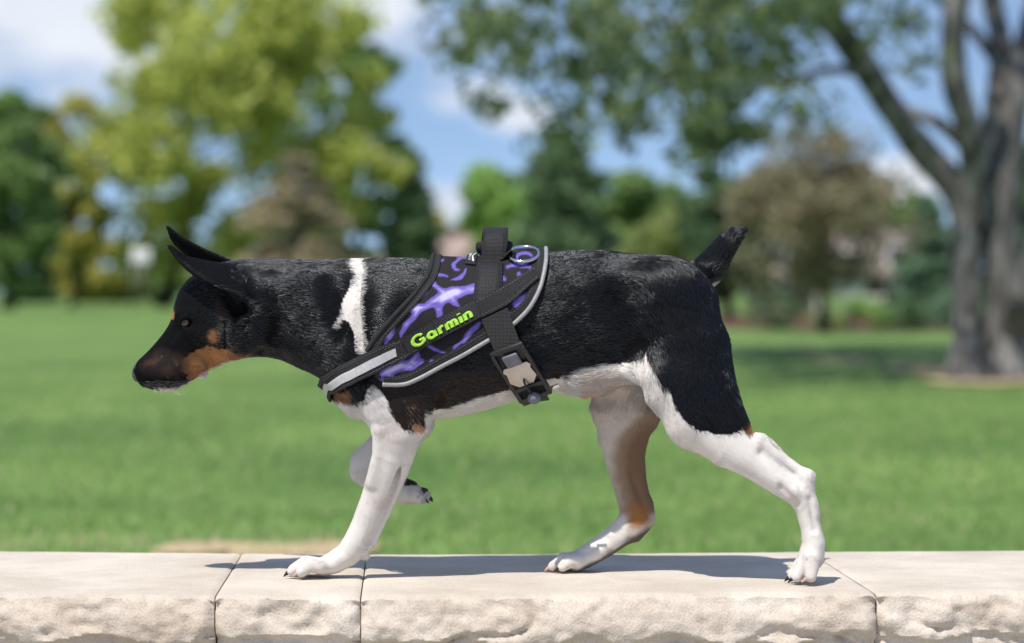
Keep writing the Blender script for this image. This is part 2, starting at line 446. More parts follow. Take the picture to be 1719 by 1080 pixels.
# the courses below
for row in range(2):
    z1 = -.0965 - row * .155; z0 = z1 - .150
    js = np.arange(-640 + 190 * row, 2440, 380)
    for k in range(len(js) - 1):
        f0, f1 = js[k], js[k + 1]
        a = top_pt(f0, np.interp(f0, FX, FY)); b = top_pt(f1, np.interp(f1, FX, FY)); dd = (b - a) / np.linalg.norm(b - a); nn = np.array([-dd[1], dd[0]]); nn = nn if nn[1] > 0 else -nn
        a = a + dd * .003 + nn * .03; b = b - dd * .003 + nn * .03; c = b + nn * .36; e2 = a + nn * .36
        nu = 30; v = []
        for z in np.linspace(z1, z0, 12):
            for t in np.linspace(0, 1, nu):
                p = a * (1 - t) + b * t; v.append([p[0], p[1], z])
        v = np.array(v); v[:, 1] -= .02 * (fbm(v * 16, 4, 300 + row) - .4)
        nb_ = len(v); v = np.concatenate([v, [[c[0], c[1], z1], [e2[0], e2[1], z1], [c[0], c[1], z0], [e2[0], e2[1], z0]]])
        idx = np.arange(nb_).reshape(12, nu)
        F = np.stack([idx[:-1, :-1], idx[1:, :-1], idx[1:, 1:], idx[:-1, 1:]], -1).reshape(-1, 4).tolist()
        F += [list(map(int, idx[0])) + [nb_, nb_ + 1], list(map(int, idx[-1][::-1])) + [nb_ + 3, nb_ + 2], [nb_, nb_ + 2, nb_ + 3, nb_ + 1], list(map(int, idx[:, 0][::-1])) + [nb_ + 1, nb_ + 3], list(map(int, idx[:, -1])) + [nb_ + 2, nb_]]
        mesh_np('wall_block', v - np.array(wall.location), F, m_stone, wall, False)

# ================================================================== trees
m_bark = mat_noise('grey_bark', [(.36, (.04, .039, .038)), (.52, (.135, .131, .126)), (.68, (.32, .31, .30))], 9, 8, .95, 1.0, 26, .05, .2, 0, 'Object', (1, 1, .25))
m_bark2 = mat_noise('dark_bark', [(.3, (.022, .018, .014)), (.7, (.07, .055, .042))], 6, 6, .95, .8, 20, .05, .2, 0, 'Object', (1, 1, .3))
def leaves(centres, radii, per, size, cols, seed, flat=.75, long=1.0, up=.5, sizevar=.5):
    """leaf-sized diamonds spread through clumps; returns verts, faces, tints"""
    r = np.random.default_rng(seed)
    centres = np.asarray(centres); radii = np.asarray(radii); m = len(centres)
    per = np.broadcast_to(per, (m,)); ci = np.repeat(np.arange(m), per); n = len(ci)
    d = r.normal(size=(n, 3)); d /= np.linalg.norm(d, axis=1)[:, None]
    rad = 1.3 * radii[ci] * r.random(n) ** .5
    P = centres[ci] + d * rad[:, None] * np.array([1, 1, flat])
    nm = r.normal(size=(n, 3)) + d * .5; nm[:, 2] += up; nm /= np.linalg.norm(nm, axis=1)[:, None]
    a = np.cross(nm, r.normal(size=(n, 3))); a /= np.linalg.norm(a, axis=1)[:, None]; b = np.cross(nm, a)
    s = size * (1 - sizevar / 2 + sizevar * r.random(n)); sa = (s * long)[:, None]; sb = (s * .55)[:, None]
    V = np.stack([P - a * sa, P + b * sb, P + a * sa, P - b * sb], 1).reshape(-1, 3); F = np.arange(4 * n).reshape(-1, 4)
    cols = np.asarray(cols); k = r.random(n) * .55 + r.random(m)[ci] * .45
    c = cols[0] * (1 - k[:, None]) + cols[1] * k[:, None]
    return V, F, np.repeat(np.minimum(c * 2.5 * r.uniform(.75, 1.25, n)[:, None], .62), 4, axis=0)
def crown_spots(c, r, n, seed, shell=.5, top=1.0, holes=.0):
    g = np.random.default_rng(seed); out = []
    k = 0
    while len(out) < n and k < 20000:
        k += 1
        d = g.normal(size=3); d /= np.linalg.norm(d)
        w = .72 + .62 * float(fbm((d * 1.6 + seed)[None], 3, seed)[0])
        t = g.random() ** (1 / 3) * (1 - shell) + shell * (g.random() ** .35)
        p = d * t * w
        if holes and vnoise((p * 2.6 + seed * 3)[None], seed)[0] < holes: continue
        out.append(np.array(c) + p * np.array(r))
    return np.array(out)
def trunk_mesh(base, top, r0, targets, seed, bend=.05, flare=1.5, sides=10):
    mb = MB(); g = np.random.default_rng(seed)
    base = np.array(base, float); top = np.array(top, float); H = np.linalg.norm(top - base)
    pts = catmull(np.array([base, base * .7 + top * .3 + g.normal(size=3) * bend * H * .5 * np.array([1, 1, 0]), base * .35 + top * .65 + g.normal(size=3) * bend * H * np.array([1, 1, 0]), top]), 14)
    t = np.linspace(0, 1, 14); rr = r0 * (1 - .75 * t) * (1 + (flare - 1) * np.exp(-t * 14))
    mb.tube(pts, rr, sides)
    for q in targets:
        i = int(np.clip(3 + (q[2] - base[2]) / H * 8 * g.uniform(.5, .9), 3, 12)); s = pts[i]
        mid = s * .5 + q * .5 + np.array([0, 0, -.06 * H]) * g.uniform(.2, 1)
        mb.tube(catmull(np.array([s, mid, q]), 8), rr[i] * .45 * np.linspace(1, .2, 8), 6)
    return mb
def broadleaf(name, label, group, px, pbase, Y, crown, ncl, per, leaf, cols, seed, trunk_px=10, crad=.24, holes=0.0, bark=None, flat=.75, shell=.55, crown_depth=None):
    """crown = (px, py, rx px, ry px) as it stands at distance Y"""
    k = Y / FOC; b = at(px, pbase, Y); b.z = LAWN
    t = empty(name, b)
    cx, cy, rx, ry = crown; c = at(cx, cy, Y)
    R = (rx * k, crown_depth or (rx * k * .9), ry * k)
    sp = crown_spots(c, R, ncl, seed, shell, 1, holes)
    V, F, T = leaves(sp, np.full(len(sp), crad * min(R[0], R[2])) * np.random.default_rng(seed).uniform(.6, 1.3, len(sp)), per, leaf, cols, seed, flat)
    o = np.array(b)
    cr = mesh_np('crown', V - o, F, m_leaf, t, False); add_color(cr.data, 'tint', T)
    tgt = sp[np.random.default_rng(seed + 1).choice(len(sp), min(12, len(sp)), replace=False)]
    mb = trunk_mesh((b.x, b.y, LAWN - .05), (c.x, c.y, c.z + R[2] * .4), trunk_px * k, tgt, seed); mb.v = [tuple(np.array(v) - o) for v in mb.v]
    mb.build('trunk', bark or m_bark2, t, True)
    return tag(t, label, 'tree', group)
def conifer(name, label, group, px, pbase, Y, top_py, half_px, cols, seed, n_whorl=16, per=26, leaf=.16, bark=None, skirt=.06, irregular=.25):
    k = Y / FOC; b = at(px, pbase, Y); b.z = LAWN; g = np.random.default_rng(seed)
    H = at(px, top_py, Y).z - LAWN; t = empty(name, b); o = np.array(b)
    cs, rs, ps = [], [], []; mb = MB(); mb.tube(np.array([[0, 0, -.05], [0, 0, H * .5], [0, 0, H * .97]]), np.array([.035, .022, .004]) * H, 8)
    for i in range(n_whorl):
        f = skirt + (1 - skirt) * i / n_whorl; R = half_px * k * (1 - f) ** .8 * (1 + irregular * g.normal() * .5) + .02 * H
        nb = max(4, int(9 * (1 - f)) + 2); a0 = g.random() * 6.28
        for j in range(nb):
            a = a0 + 6.283 * j / nb + g.normal() * .2; L = R * g.uniform(.7, 1.1)
            tip = np.array([math.cos(a) * L, math.sin(a) * L, f * H - .10 * L]); root = np.array([0, 0, f * H])
            mb.tube(np.array([root, (root + tip) / 2 + [0, 0, .04 * L], tip]), np.array([.006, .004, .001]) * H, 5)
            for s in (.4, .68, .92):
                cs.append(root * (1 - s) + tip * s + o); rs.append(.30 * L * (1.15 - s * .4) + .012 * H)
    V, F, T = leaves(cs, rs, per, leaf, cols, seed, .42, 1.2, .2)
    cr = mesh_np('crown', V - o, F, m_leaf, t, False); add_color(cr.data, 'tint', T)
    mb.build('trunk', bark or m_bark2, t, True)
    return tag(t, label, 'tree', group)
G1 = 'trees across the lawn'
LIME = [(.12, .138, .030), (.235, .255, .068)]; DARK = [(.034, .056, .028), (.078, .118, .055)]; MID = [(.05, .082, .028), (.115, .165, .055)]; OLIVE = [(.10, .105, .025), (.24, .22, .055)]
BRN = [(.088, .076, .046), (.19, .165, .105)]; BRN2 = [(.064, .060, .036), (.150, .132, .082)]; BLUEG = [(.03, .06, .035), (.09, .14, .08)]; BRIGHT = [(.065, .12, .028), (.15, .22, .06)]
broadleaf('maple_tree', 'large bright lime green tree behind the dog\'s ears', G1, 272, 517, 110, (385, 190, 270, 300), 92, 190, .27, LIME, 1, 11, .19, .45)
broadleaf('shade_tree', 'dark green leafy tree at the left edge', G1, 15, 520, 99, (10, 335, 92, 190), 48, 190, .26, MID, 2, 10, .27)
broadleaf('young_tree', 'olive yellow thin tree beside the dark left edge tree', G1, 120, 517, 108, (120, 320, 85, 165), 34, 150, .24, OLIVE, 3, 5, .24, .45)
broadleaf('shade_tree', 'mid green tree right of the large lime green tree', G1, 610, 516, 120, (605, 250, 75, 230), 36, 170, .28, MID, 4, 8, .26, .42)
conifer('spruce_tree', 'dark pointed evergreen right of the lime green tree', G1, 690, 517, 110, 245, 62, DARK, 5, 16, 22, .26)
conifer('pine_tree', 'brown needled conifer before the large lime green tree', G1, 500, 521, 95, 245, 135, BRN, 6, 13, 30, .20, irregular=.8)
broadleaf('round_tree', 'bright green round tree right of the small pale house', G1, 835, 518, 106, (850, 375, 72, 105), 30, 200, .26, BRIGHT, 7, 8, .3)
conifer('spruce_tree', 'dark blue-green conifer above the dog\'s handle', G1, 945, 524, 87, 205, 118, DARK, 8, 17, 24, .24, irregular=.5)
broadleaf('round_tree', 'fresh green tree between dark conifer and brown tree', G1, 1065, 521, 96, (1060, 390, 92, 120), 36, 190, .25, MID, 9, 8, .28)
broadleaf('tall_tree', 'tall dark tree behind the hanging branches', G1, 1225, 534, 67.5, (1225, 330, 75, 215), 46, 210, .17, DARK, 10, 8, .28)
broadleaf('low_tree', 'low olive green tree behind the dog\'s tail', G1, 1140, 530, 74, (1150, 430, 105, 95), 38, 180, .19, [(.05, .07, .02), (.13, .15, .05)], 11, 8, .28)
broadleaf('smoke_tree', 'grey-brown leafed tree with dark trunk behind the tail', G1, 1385, 560, 42.5, (1375, 345, 135, 128), 60, 150, .075, BRN2, 12, 9, .30, .36)
conifer('spruce_tree', 'pale blue-green conifer left of the big trunk', G1, 1558, 545, 54, 320, 62, BLUEG, 13, 14, 26, .12)
broadleaf('hedge_tree', 'dark round tree behind the big trunk', G1, 1735, 534, 67.5, (1745, 390, 75, 140), 34, 190, .17, DARK, 14, 8, .3)
# the far belt of trees, one by one
for k, (px, cy, rx, ry, cols, lab) in enumerate([
        (60, 455, 90, 62, DARK, 'far dark tree low behind the left edge'), (175, 462, 75, 55, OLIVE, 'far olive tree low behind the white board'), (330, 455, 90, 62, MID, 'far green tree low behind the dog\'s forehead'),
        (560, 445, 90, 70, DARK, 'far dark tree low behind the brown conifer'), (745, 430, 60, 75, OLIVE, 'far pale tree behind the small pale house'), (960, 450, 100, 62, MID, 'far green tree low behind the dog\'s back'),
        (1290, 440, 80, 80, OLIVE, 'far olive tree left of the brown-roofed house'), (1500, 415, 75, 100, MID, 'far green tree right of the brown-roofed house'), (1640, 440, 80, 80, BLUEG, 'far grey-green tree behind the big forked trunk'),
        (-120, 400, 120, 120, MID, 'far green tree beyond the left edge'), (1860, 400, 120, 120, MID, 'far green tree beyond the right edge')]):
    broadleaf('far_tree', lab, 'far belt of trees', px, 509, 156, (px, cy, rx, ry), 26, 120, .42, cols, 40 + k, 7, .32, flat=.9)

# --- the big forked tree at the right, its limbs reaching over the lawn
BY_ = 19.8
def q(px, py, dy=0.0): return np.array(at(px, py, BY_ + dy))
big = empty('forked_shade_tree', (q(1655, 640)[0], BY_, LAWN)); bo = np.array(big.location)
limbs = [
    ([(1628, 652, 0), (1626, 560, 0), (1622, 450, 0), (1618, 350, 0), (1600, 310, 0), (1560, 268, 0), (1520, 215, -.2), (1475, 150, -.3), (1428, 78, -.5), (1380, 18, -.6), (1330, -40, -.8), (1270, -110, -1.)], [36, 26, 24, 26, 26, 25, 24, 24, 23, 22, 20, 14]),
    ([(1690, 655, .1), (1690, 560, .1), (1686, 450, .1), (1682, 330, .1), (1690, 240, .2), (1706, 150, .3), (1740, 40, .5), (1790, -120, .6), (1830, -300, .8)], [46, 34, 31, 31, 29, 27, 25, 22, 14]),
    ([(1634, 380, 0), (1640, 300, -.1), (1628, 220, -.3), (1604, 140, -.4), (1600, 60, -.5), (1612, -40, -.6), (1600, -200, -.8)], [26, 25, 23, 21, 20, 18, 11]),
    ([(1660, 300, .2), (1672, 180, .5), (1680, 90, .7), (1660, -30, 1.0), (1640, -200, 1.4)], [22, 20, 18, 16, 10]),
    ([(1620, 245, -.2), (1580, 210, -.1), (1530, 188, .1), (1490, 172, .2)], [12, 11, 9, 8]),
    ([(1492, 176, -.3), (1460, 132, -.4), (1420, 118, -.5), (1370, 122, -.7), (1330, 138, -.9), (1260, 120, -1.2)], [11, 9, 8, 7, 6, 3]),
    ([(1380, 18, -.6), (1300, 10, -.8), (1200, 30, -1.0), (1100, 40, -1.2), (1000, 60, -1.4)], [9, 8, 6, 5, 3]),
    ([(1330, -40, -.8), (1150, -60, -1.0), (1000, -40, -1.2), (880, 20, -1.5), (820, 90, -1.6)], [11, 9, 7, 5, 2]),
    ([(1200, 30, -1.0), (1150, 100, -1.1), (1080, 160, -1.2), (1010, 195, -1.3)], [5, 4, 3, 2]),
    ([(1706, 150, .3), (1640, 60, .9), (1590, 10, 1.4), (1500, -50, 2.0)], [13, 10, 8, 5]),
    ([(1690, 560, .1), (1722, 500, -.3), (1745, 420, -.4), (1790, 330, -.6)], [30, 24, 20, 14]),
]
kb = BY_ / FOC
for i, (pp, rr) in enumerate(limbs):
    p = catmull(np.array([q(*a) for a in pp]), len(pp) * 6); p[0, 2] = LAWN - .05 if i < 2 else p[0, 2]
    r = np.interp(np.linspace(0, 1, len(p)), np.linspace(0, 1, len(rr)), rr) * kb
    if i < 2: r = r * (1 + .55 * np.exp(-np.linspace(0, 1, len(p)) * 22))
    vs, fs = tube(p, r, 14)
    vs = np.array(vs); ctr = np.repeat(p, 14, axis=0); vs = ctr + (vs - ctr) * (0.86 + .3 * fbm(vs * np.array([6, 6, 1.5]), 3, 5 + i))[:, None]
    mesh_np('trunk' if i < 2 else 'limb', vs - bo, fs, m_bark, big)
g = np.random.default_rng(77)
cl = []
def spray(px, py, w, h, n, dy=-1.0, sd=.9):
    for _ in range(max(2, int(n * .43))): cl.append(q(px + g.normal() * w, py + g.normal() * h, dy + g.normal() * sd))
for a in [(800, 60, 26, 34, 11), (850, 20, 40, 30, 11), (880, 95, 22, 22, 5), (940, 30, 45, 32, 13), (960, 115, 28, 28, 9), (1000, 180, 20, 26, 8), (1020, 60, 45, 38, 14), (1060, 150, 30, 34, 11), (1065, 222, 14, 14, 3),
          (1110, 40, 50, 40, 15), (1130, 120, 36, 34, 12), (1180, 60, 45, 40, 14), (1200, 140, 36, 34, 12), (1230, 200, 26, 40, 10), (1260, 50, 45, 40, 14), (1290, 120, 34, 32, 9), (1330, 30, 40, 32, 10), (1340, 165, 20, 16, 3), (1400, 20, 34, 24, 6),
          (1460, 40, 26, 26, 4), (1180, 260, 26, 36, 6), (945, 215, 18, 18, 4), (820, 140, 12, 18, 3), (1540, 60, 30, 40, 3), (1240, -10, 120, 26, 22), (950, -25, 100, 24, 18)]: spray(*a)
low = np.array(cl)
V1, F1, T1 = leaves(low, g.uniform(.13, .33, len(low)), 50, .054, [(.026, .042, .018), (.072, .095, .04)], 501, .7, 1.0, .3)
# the rest of the crown, above the picture: it shades the lawn
hi = crown_spots((q(1560, 0)[0] + .6, BY_ + 3.4, 8.3), (5.4, 7.0, 3.2), 190, 91, .5)
hi = hi[hi[:, 2] > 3.3]
V2, F2, T2 = leaves(hi, g.uniform(.5, 1.0, len(hi)), 110, .15, [(.026, .042, .018), (.072, .095, .04)], 502, .6)
cr = mesh_np('crown', np.concatenate([V1, V2]) - bo, np.concatenate([F1, F2 + len(V1)]), m_leaf, big, False); add_color(cr.data, 'tint', np.concatenate([T1, T2]))
tag(big, 'big grey forked tree with leafy limbs reaching over the lawn', 'tree')

# ================================================================== houses and small things across the park
m_wallw = mat_noise('pale_siding', [(.3, (.55, .54, .53)), (.7, (.66, .65, .64))], 3, 3, .8, stretch=(.2, .2, 4))
m_walld = mat_noise('brown_brick', [(.3, (.10, .075, .06)), (.7, (.17, .13, .105))], 8, 4, .9)
m_roofp = mat_noise('pinkish_shingle', [(.3, (.26, .19, .17)), (.7, (.36, .27, .245))], 5, 4, .9, .4, 20, .03)
m_roofb = mat_noise('grey_brown_shingle', [(.3, (.20, .165, .14)), (.7, (.32, .27, .235))], 5, 4, .9, .4, 20, .03)
m_glass = mat_noise('window_glass', [(.3, (.03, .035, .04)), (.7, (.05, .055, .06))], 2, 1, .1)
m_trim = mat_noise('white_trim', [(.3, (.62, .62, .61)), (.7, (.72, .72, .71))], 10, 2, .6)
def house(name, label, px, Y, w, d, h, rh, mw, mr, rz, gable_front):
    b = at(px, 500, Y); t = empty(name, (b.x, Y, LAWN), rz)
    mb = MB(); mb.box((0, 0, h / 2), (w, d, h))
    if gable_front: mb.add([(-w/2, -d/2, h), (w/2, -d/2, h), (0, -d/2, h + rh), (-w/2, d/2, h), (w/2, d/2, h), (0, d/2, h + rh)], [[0, 1, 2], [3, 5, 4], [0, 2, 5, 3], [1, 4, 5, 2]])
    mb.build('wall', mw, t)
    rf = MB(); o = .5; th = .18
    if gable_front:
        for s in (-1, 1):
            L = math.hypot(w / 2 + o, rh * (1 + 2 * o / w)); a = math.atan2(rh, w / 2)
            M = Matrix.Rotation(s * a, 3, 'Y'); rf.box((s * (w / 4 + o / 2), 0, h + rh / 2 - rh * o / w + .12), (L, d + 2 * o, th), M)
    else:
        for s in (-1, 1):
            L = math.hypot(d / 2 + o, rh * (1 + 2 * o / d)); a = math.atan2(rh, d / 2)
            M = Matrix.Rotation(-s * a, 3, 'X'); rf.box((0, s * (d / 4 + o / 2), h + rh / 2 - rh * o / d + .12), (w + 2 * o, L, th), M)
    r_ = rf.build('roof', mr, t)
    MB().box((w * .2, d * .1, h + rh), (.8, .8, 1.6)).build('chimney', m_walld, r_)
    for i in range(3):
        x = -w / 2 + w * (i + .5) / 3
        if i == 1:
            dr = MB().box((x, -d / 2 - .03, 1.05), (1.0, .08, 2.1)).build('door', m_trim, t); MB().box((x + .35, -d / 2 - .1, 1.05), (.05, .06, .14)).build('handle', m_metal_s, dr)
        else:
            wi = MB().box((x, -d / 2 - .02, 1.6), (1.5, .07, 1.3)).build('window', m_glass, t)
            f = MB()
            for s in (-1, 1): f.box((x + s * .78, -d / 2 - .04, 1.6), (.1, .1, 1.5)); f.box((x, -d / 2 - .04, 1.6 + s * .70), (1.46, .1, .1))
            f.box((x, -d / 2 - .045, 1.6), (.06, .09, 1.28)); f.build('frame', m_trim, wi)
    return tag(t, label, 'house')
m_metal_s = mat_noise('grey_metal', [(.3, (.3, .3, .3)), (.7, (.4, .4, .4))], 10, 2, .4, metal=.8)
house('small_house', 'pale house with pinkish roof far behind the harness', 752, 133, 5.2, 8, 1.9, 1.7, m_wallw, m_roofp, .55, True)
house('bungalow', 'low house with wide grey-brown roof behind the tail', 1410, 84, 6.2, 7, 1.35, 1.3, m_walld, m_roofb, -.05, False)
# white rail fence before the bungalow
fe = empty('rail_fence', (at(1425, 500, 74).x, 74, LAWN)); 
for k in range(6): MB().box((-1.0 + .4 * k, 0, .32), (.07, .07, .64)).build('post', m_trim, fe)
for z in (.30, .55): MB().box((0, -.045, z), (2.1, .03, .10)).build('rail', m_trim, fe)
tag(fe, 'short white rail fence before the low house', 'fence')
# clipped shrubs along the bed
for k, (px, py, r, cols, lab) in enumerate([(1420, 553, .42, BRIGHT, 'yellow-green clipped shrub by the white rail fence'), (1478, 552, .36, BRIGHT, 'small yellow-green shrub right of the white rail fence'), (1300, 552, .42, DARK, 'dark shrub at the left of the mulch bed'), (1530, 556, .40, DARK, 'dark shrub near the big trunk'), (1610, 553, .5, BLUEG, 'grey-green shrub behind the big trunk')]):
    gp = gpt(px, py); t = empty('garden_shrub', gp); sp = crown_spots((0, 0, r * .75), (r * 1.3, r, r * .75), 14, 60 + k, .6)
    V, F, T = leaves(sp, np.full(14, r * .4), 60, .05, cols, 70 + k); o = mesh_np('foliage', V, F, m_leaf, t, False); add_color(o.data, 'tint', T)
    mb = MB()
    for j in range(5): mb.tube(np.array([[0, 0, -.02], sp[j] * .6, sp[j]]), .015, 5)
    mb.build('stem', m_bark2, t); tag(t, lab, 'shrub', 'shrubs along the mulch bed')
# white board on two thin posts, across the lawn at the left
sg = empty('board_on_posts', (at(233, 512, 92).x, 92, LAWN))
zc = at(238, 430, 92).z - LAWN
MB().box((.08, 0, zc), (.72, .06, .56)).build('board', m_trim, sg, False, .02)
for x in (-.22, .12): MB().tube([(x, .06, -.05), (x, .06, zc)], .028, 8).build('post', m_metal_s, sg, True)
tag(sg, 'small white board on two thin posts across the lawn', 'sign')
# ================================================================== the dog
# --- trunk, neck and head: one lofted volume. photo column, top row, bottom row, half width (m), height of the widest level (0 bottom .. 1 top)
TR = np.array([
    # x    top  bot   hw    wc
    [226, 616, 630, .0085, .5],
    [231, 607, 640, .0150, .5],
    [240, 598, 647, .0190, .5],
    [252, 586, 652, .0212, .48],
    [266, 570, 655, .0226, .45],
    [280, 551, 656, .0236, .42],
    [288, 535, 656, .0250, .42],
    [293, 514, 655, .0275, .45],
    [299, 494, 652, .0310, .48],
    [310, 476, 646, .0370, .52],
    [322, 464, 639, .0420, .55],
    [340, 453, 628, .0470, .56],
    [360, 445, 618, .0505, .55],
    [385, 439, 608, .0520, .52],
    [412, 436, 601, .0500, .5],
    [440, 435, 599, .0475, .5],
    [470, 435, 604, .0480, .5],
    [500, 436, 617, .0505, .5],
    [530, 437, 631, .0540, .5],
    [556, 436, 648, .0575, .5],
    [580, 435, 668, .0610, .5],
    [610, 434, 688, .0640, .5],
    [650, 433, 700, .0670, .5],
    [700, 435, 706, .0700, .5],
    [750, 440, 702, .0735, .5],
    [800, 439, 692, .0760, .5],
    [850, 433, 677, .0760, .5],
    [900, 426, 660, .0740, .52],
    [950, 422, 650, .0700, .55],
    [1000, 421, 641, .0660, .58],
    [1050, 425, 630, .0640, .6],
    [1100, 434, 612, .0640, .6],
    [1135, 444, 598, .0620, .58],
    [1160, 455, 585, .0560, .55],
    [1174, 468, 572, .0460, .52],
    [1187, 490, 560, .0330, .5],
    [1195, 516, 546, .0140, .5],
])
# --- limbs and muscles: chains of (px, py, y, radius in px across the side view, radius in m across the body)
NEAR_FORE = [(632, 575, -.046, 50, .026), (622, 640, -.052, 48, .027), (655, 688, -.053, 46, .025), (669, 722, -.052, 41, .0225), (662, 762, -.046, 34, .0205),
             (645, 808, -.037, 30, .0185), (630, 845, -.031, 26.5, .0165), (613, 882, -.025, 23.5, .0155), (601, 908, -.021, 23.5, .0165),
             (585, 930, -.017, 21, .0165), (562, 944, -.014, 19, .0185), (544, 951, -.013, 16, .020)]
FAR_FORE = [(640, 590, .046, 50, .026), (640, 650, .050, 46, .026), (690, 705, .050, 40, .023), (672, 735, .048, 34, .020), (642, 758, .046, 32, .018),
            (615, 776, .044, 27, .0165), (610, 790, .043, 24, .0165), (632, 806, .042, 22, .0155), (660, 818, .041, 21, .016), (684, 826, .040, 21, .0185)]
NEAR_HIND = [(1120, 520, -.040, 85, .030), (1144, 590, -.050, 76, .032), (1164, 655, -.060, 66, .029), (1184, 705, -.066, 57, .025), (1222, 744, -.070, 42, .021),
             (1264, 778, -.073, 27, .0175), (1308, 811, -.074, 21, .0155), (1339, 830, -.074, 20, .0155), (1352, 850, -.074, 18.5, .0145), (1361, 885, -.075, 17.2, .014), (1366, 912, -.075, 19, .0165), (1362, 935, -.075, 22, .019)]
FAR_HIND = [(1105, 540, .040, 80, .030), (1075, 620, .047, 75, .030), (1052, 685, .052, 60, .028), (1046, 730, .052, 44, .024), (1049, 770, .051, 34, .0205),
            (1057, 810, .050, 29, .0175), (1065, 845, .049, 27.5, .0155), (1068, 868, .049, 26, .0155), (1046, 893, .048, 22.5, .015), (1015, 916, .048, 20.5, .0155), (985, 934, .047, 19, .018), (968, 942, .047, 17.5, .020)]
TAIL = [(1150, 478, 0, 30, .020), (1176, 464, 0, 28, .0185), (1198, 441, 0, 24.5, .0165), (1216, 416, 0, 20.5, .0145), (1231, 399, 0, 16, .011), (1242, 391, 0, 9, .007)]
def toes(base, tips, r0, r1, ys):
    return [[(base[0], base[1], y0, r0, r0 * S0), ((base[0] + t[0]) / 2, (base[1] + t[1]) / 2 - t[2], (y0 + y1) / 2, (r0 + r1) / 2 + 1.2, (r0 + r1) / 2 * S0 * .95), (t[0], t[1], y1, r1, r1 * S0 * .92)]
            for t, (y0, y1) in zip(tips, ys)]
NF_TOES = toes((536, 950), [(506, 960, 6), (491, 959, 8), (492, 957, 8), (504, 957, 5)], 14, 9.8, [(-.030, -.036), (-.020, -.023), (-.006, -.004), (.004, .010)])
NH_TOES = toes((1362, 938), [(1361, 968, 0), (1338, 968, 6), (1332, 966, 6), (1350, 963, 3)], 14.5, 10.5, [(-.089, -.095), (-.081, -.084), (-.070, -.068), (-.062, -.056)])
FH_TOES = toes((968, 942), [(944, 952, 5), (928, 951, 7), (928, 950, 7), (945, 949, 4)], 13, 8.8, [(.031, .025), (.041, .038), (.053, .056), (.063, .069)])
FF_TOES = toes((690, 828), [(706, 837, 0), (713, 835, -1), (713, 832, -1), (706, 831, 0)], 14, 9.5, [(.027, .023), (.035, .034), (.046, .047), (.053, .057)])
EXTRA = [   # (chain, blend): muscles, joints, tendons
    ([(640, 540, -.050, 40, .020), (628, 620, -.054, 32, .020)], .022),                      # shoulder blade and point of shoulder
    ([(640, 540, .050, 40, .020), (628, 620, .054, 32, .020)], .022),
    ([(690, 640, -.058, 42, .014), (700, 690, -.060, 22, .014)], .018),                      # triceps
    ([(703, 712, -.056, 12, .011), (712, 718, -.055, 7.5, .009)], .010),                      # point of elbow
    ([(636, 722, -.062, 9, .008), (634, 765, -.056, 8, .008), (624, 812, -.045, 7, .008)], .008),   # extensor along the forearm
    ([(676, 790, -.036, 5, .006), (650, 858, -.027, 4.6, .005), (626, 912, -.02, 5, .006)], .009),    # flexor tendon
    ([(614, 933, -.020, 7.5, .007)], .006),                                                   # carpal pad
    ([(1276, 742, -.072, 15, .009), (1318, 774, -.073, 9.5, .0075), (1354, 801, -.074, 10, .009)], .011),  # Achilles tendon
    ([(1356, 800, -.074, 10.5, .009), (1357, 828, -.074, 11, .010), (1363, 860, -.0745, 10, .009)], .009),   # heel bone
    ([(1333, 828, -.083, 9, .006)], .008),
    ([(1084, 846, .049, 9, .006), (1089, 870, .049, 10, .009), (1068, 898, .048, 10, .009)], .010),
    ([(1140, 650, -.066, 34, .016), (1150, 712, -.068, 26, .017)], .020),                    # knee
    ([(1092, 590, -.052, 20, .012), (1112, 650, -.058, 20, .012)], .022),                    # flank fold
    ([(1184, 580, -.040, 29, .020), (1192, 650, -.054, 30, .018), (1226, 706, -.064, 21, .014)], .018),     # back of the thigh
    ([(1180, 560, .036, 28, .020), (1150, 620, .046, 34, .02)], .022),
    ([(1010, 645, -.004, 14, .011), (985, 652, -.004, 11, .010), (974, 655, -.004, 8.5, .0085)], .010),
    ([(955, 640, -.01, 16, .03), (1050, 628, -.01, 14, .03)], .02),
    ([(372, 552, -.036, 36, .018), (392, 575, -.034, 26, .016)], .016), ([(372, 552, .036, 36, .018), (392, 575, .034, 26, .016)], .016),   # cheeks
    ([(302, 527, -.028, 8, .0065), (322, 528, -.038, 8, .006)], .008), ([(302, 527, .028, 8, .0065), (322, 528, .038, 8, .006)], .008),       # brow
    ([(318, 556, -.035, 7, .006), (350, 560, -.044, 8, .006)], .010), ([(318, 556, .035, 7, .006), (350, 560, .044, 8, .006)], .010),         # cheekbone
    ([(255, 622, -.017, 15, .0075), (300, 622, -.022, 19, .008), (330, 618, -.027, 15, .007)], .010), ([(255, 622, .017, 15, .0075), (300, 622, .022, 19, .008), (330, 618, .027, 15, .007)], .010),   # lips
    ([(340, 630, -.014, 6, .006)], .006),
    ([(470, 520, -.046, 50, .008), (540, 580, -.050, 38, .008)], .02), ([(470, 520, .046, 50, .008), (540, 580, .050, 38, .008)], .02),       # neck muscle
    ([(425, 500, -.044, 18, .010), (430, 545, -.044, 16, .008)], .014), ([(380, 508, -.052, 4, .004), (388, 524, -.054, 4, .005), (402, 534, -.054, 5, .005)], .006),                      # fold behind the ear
    ([(585, 655, 0, 30, .035), (600, 676, 0, 26, .038)], .02),                               # breastbone
]
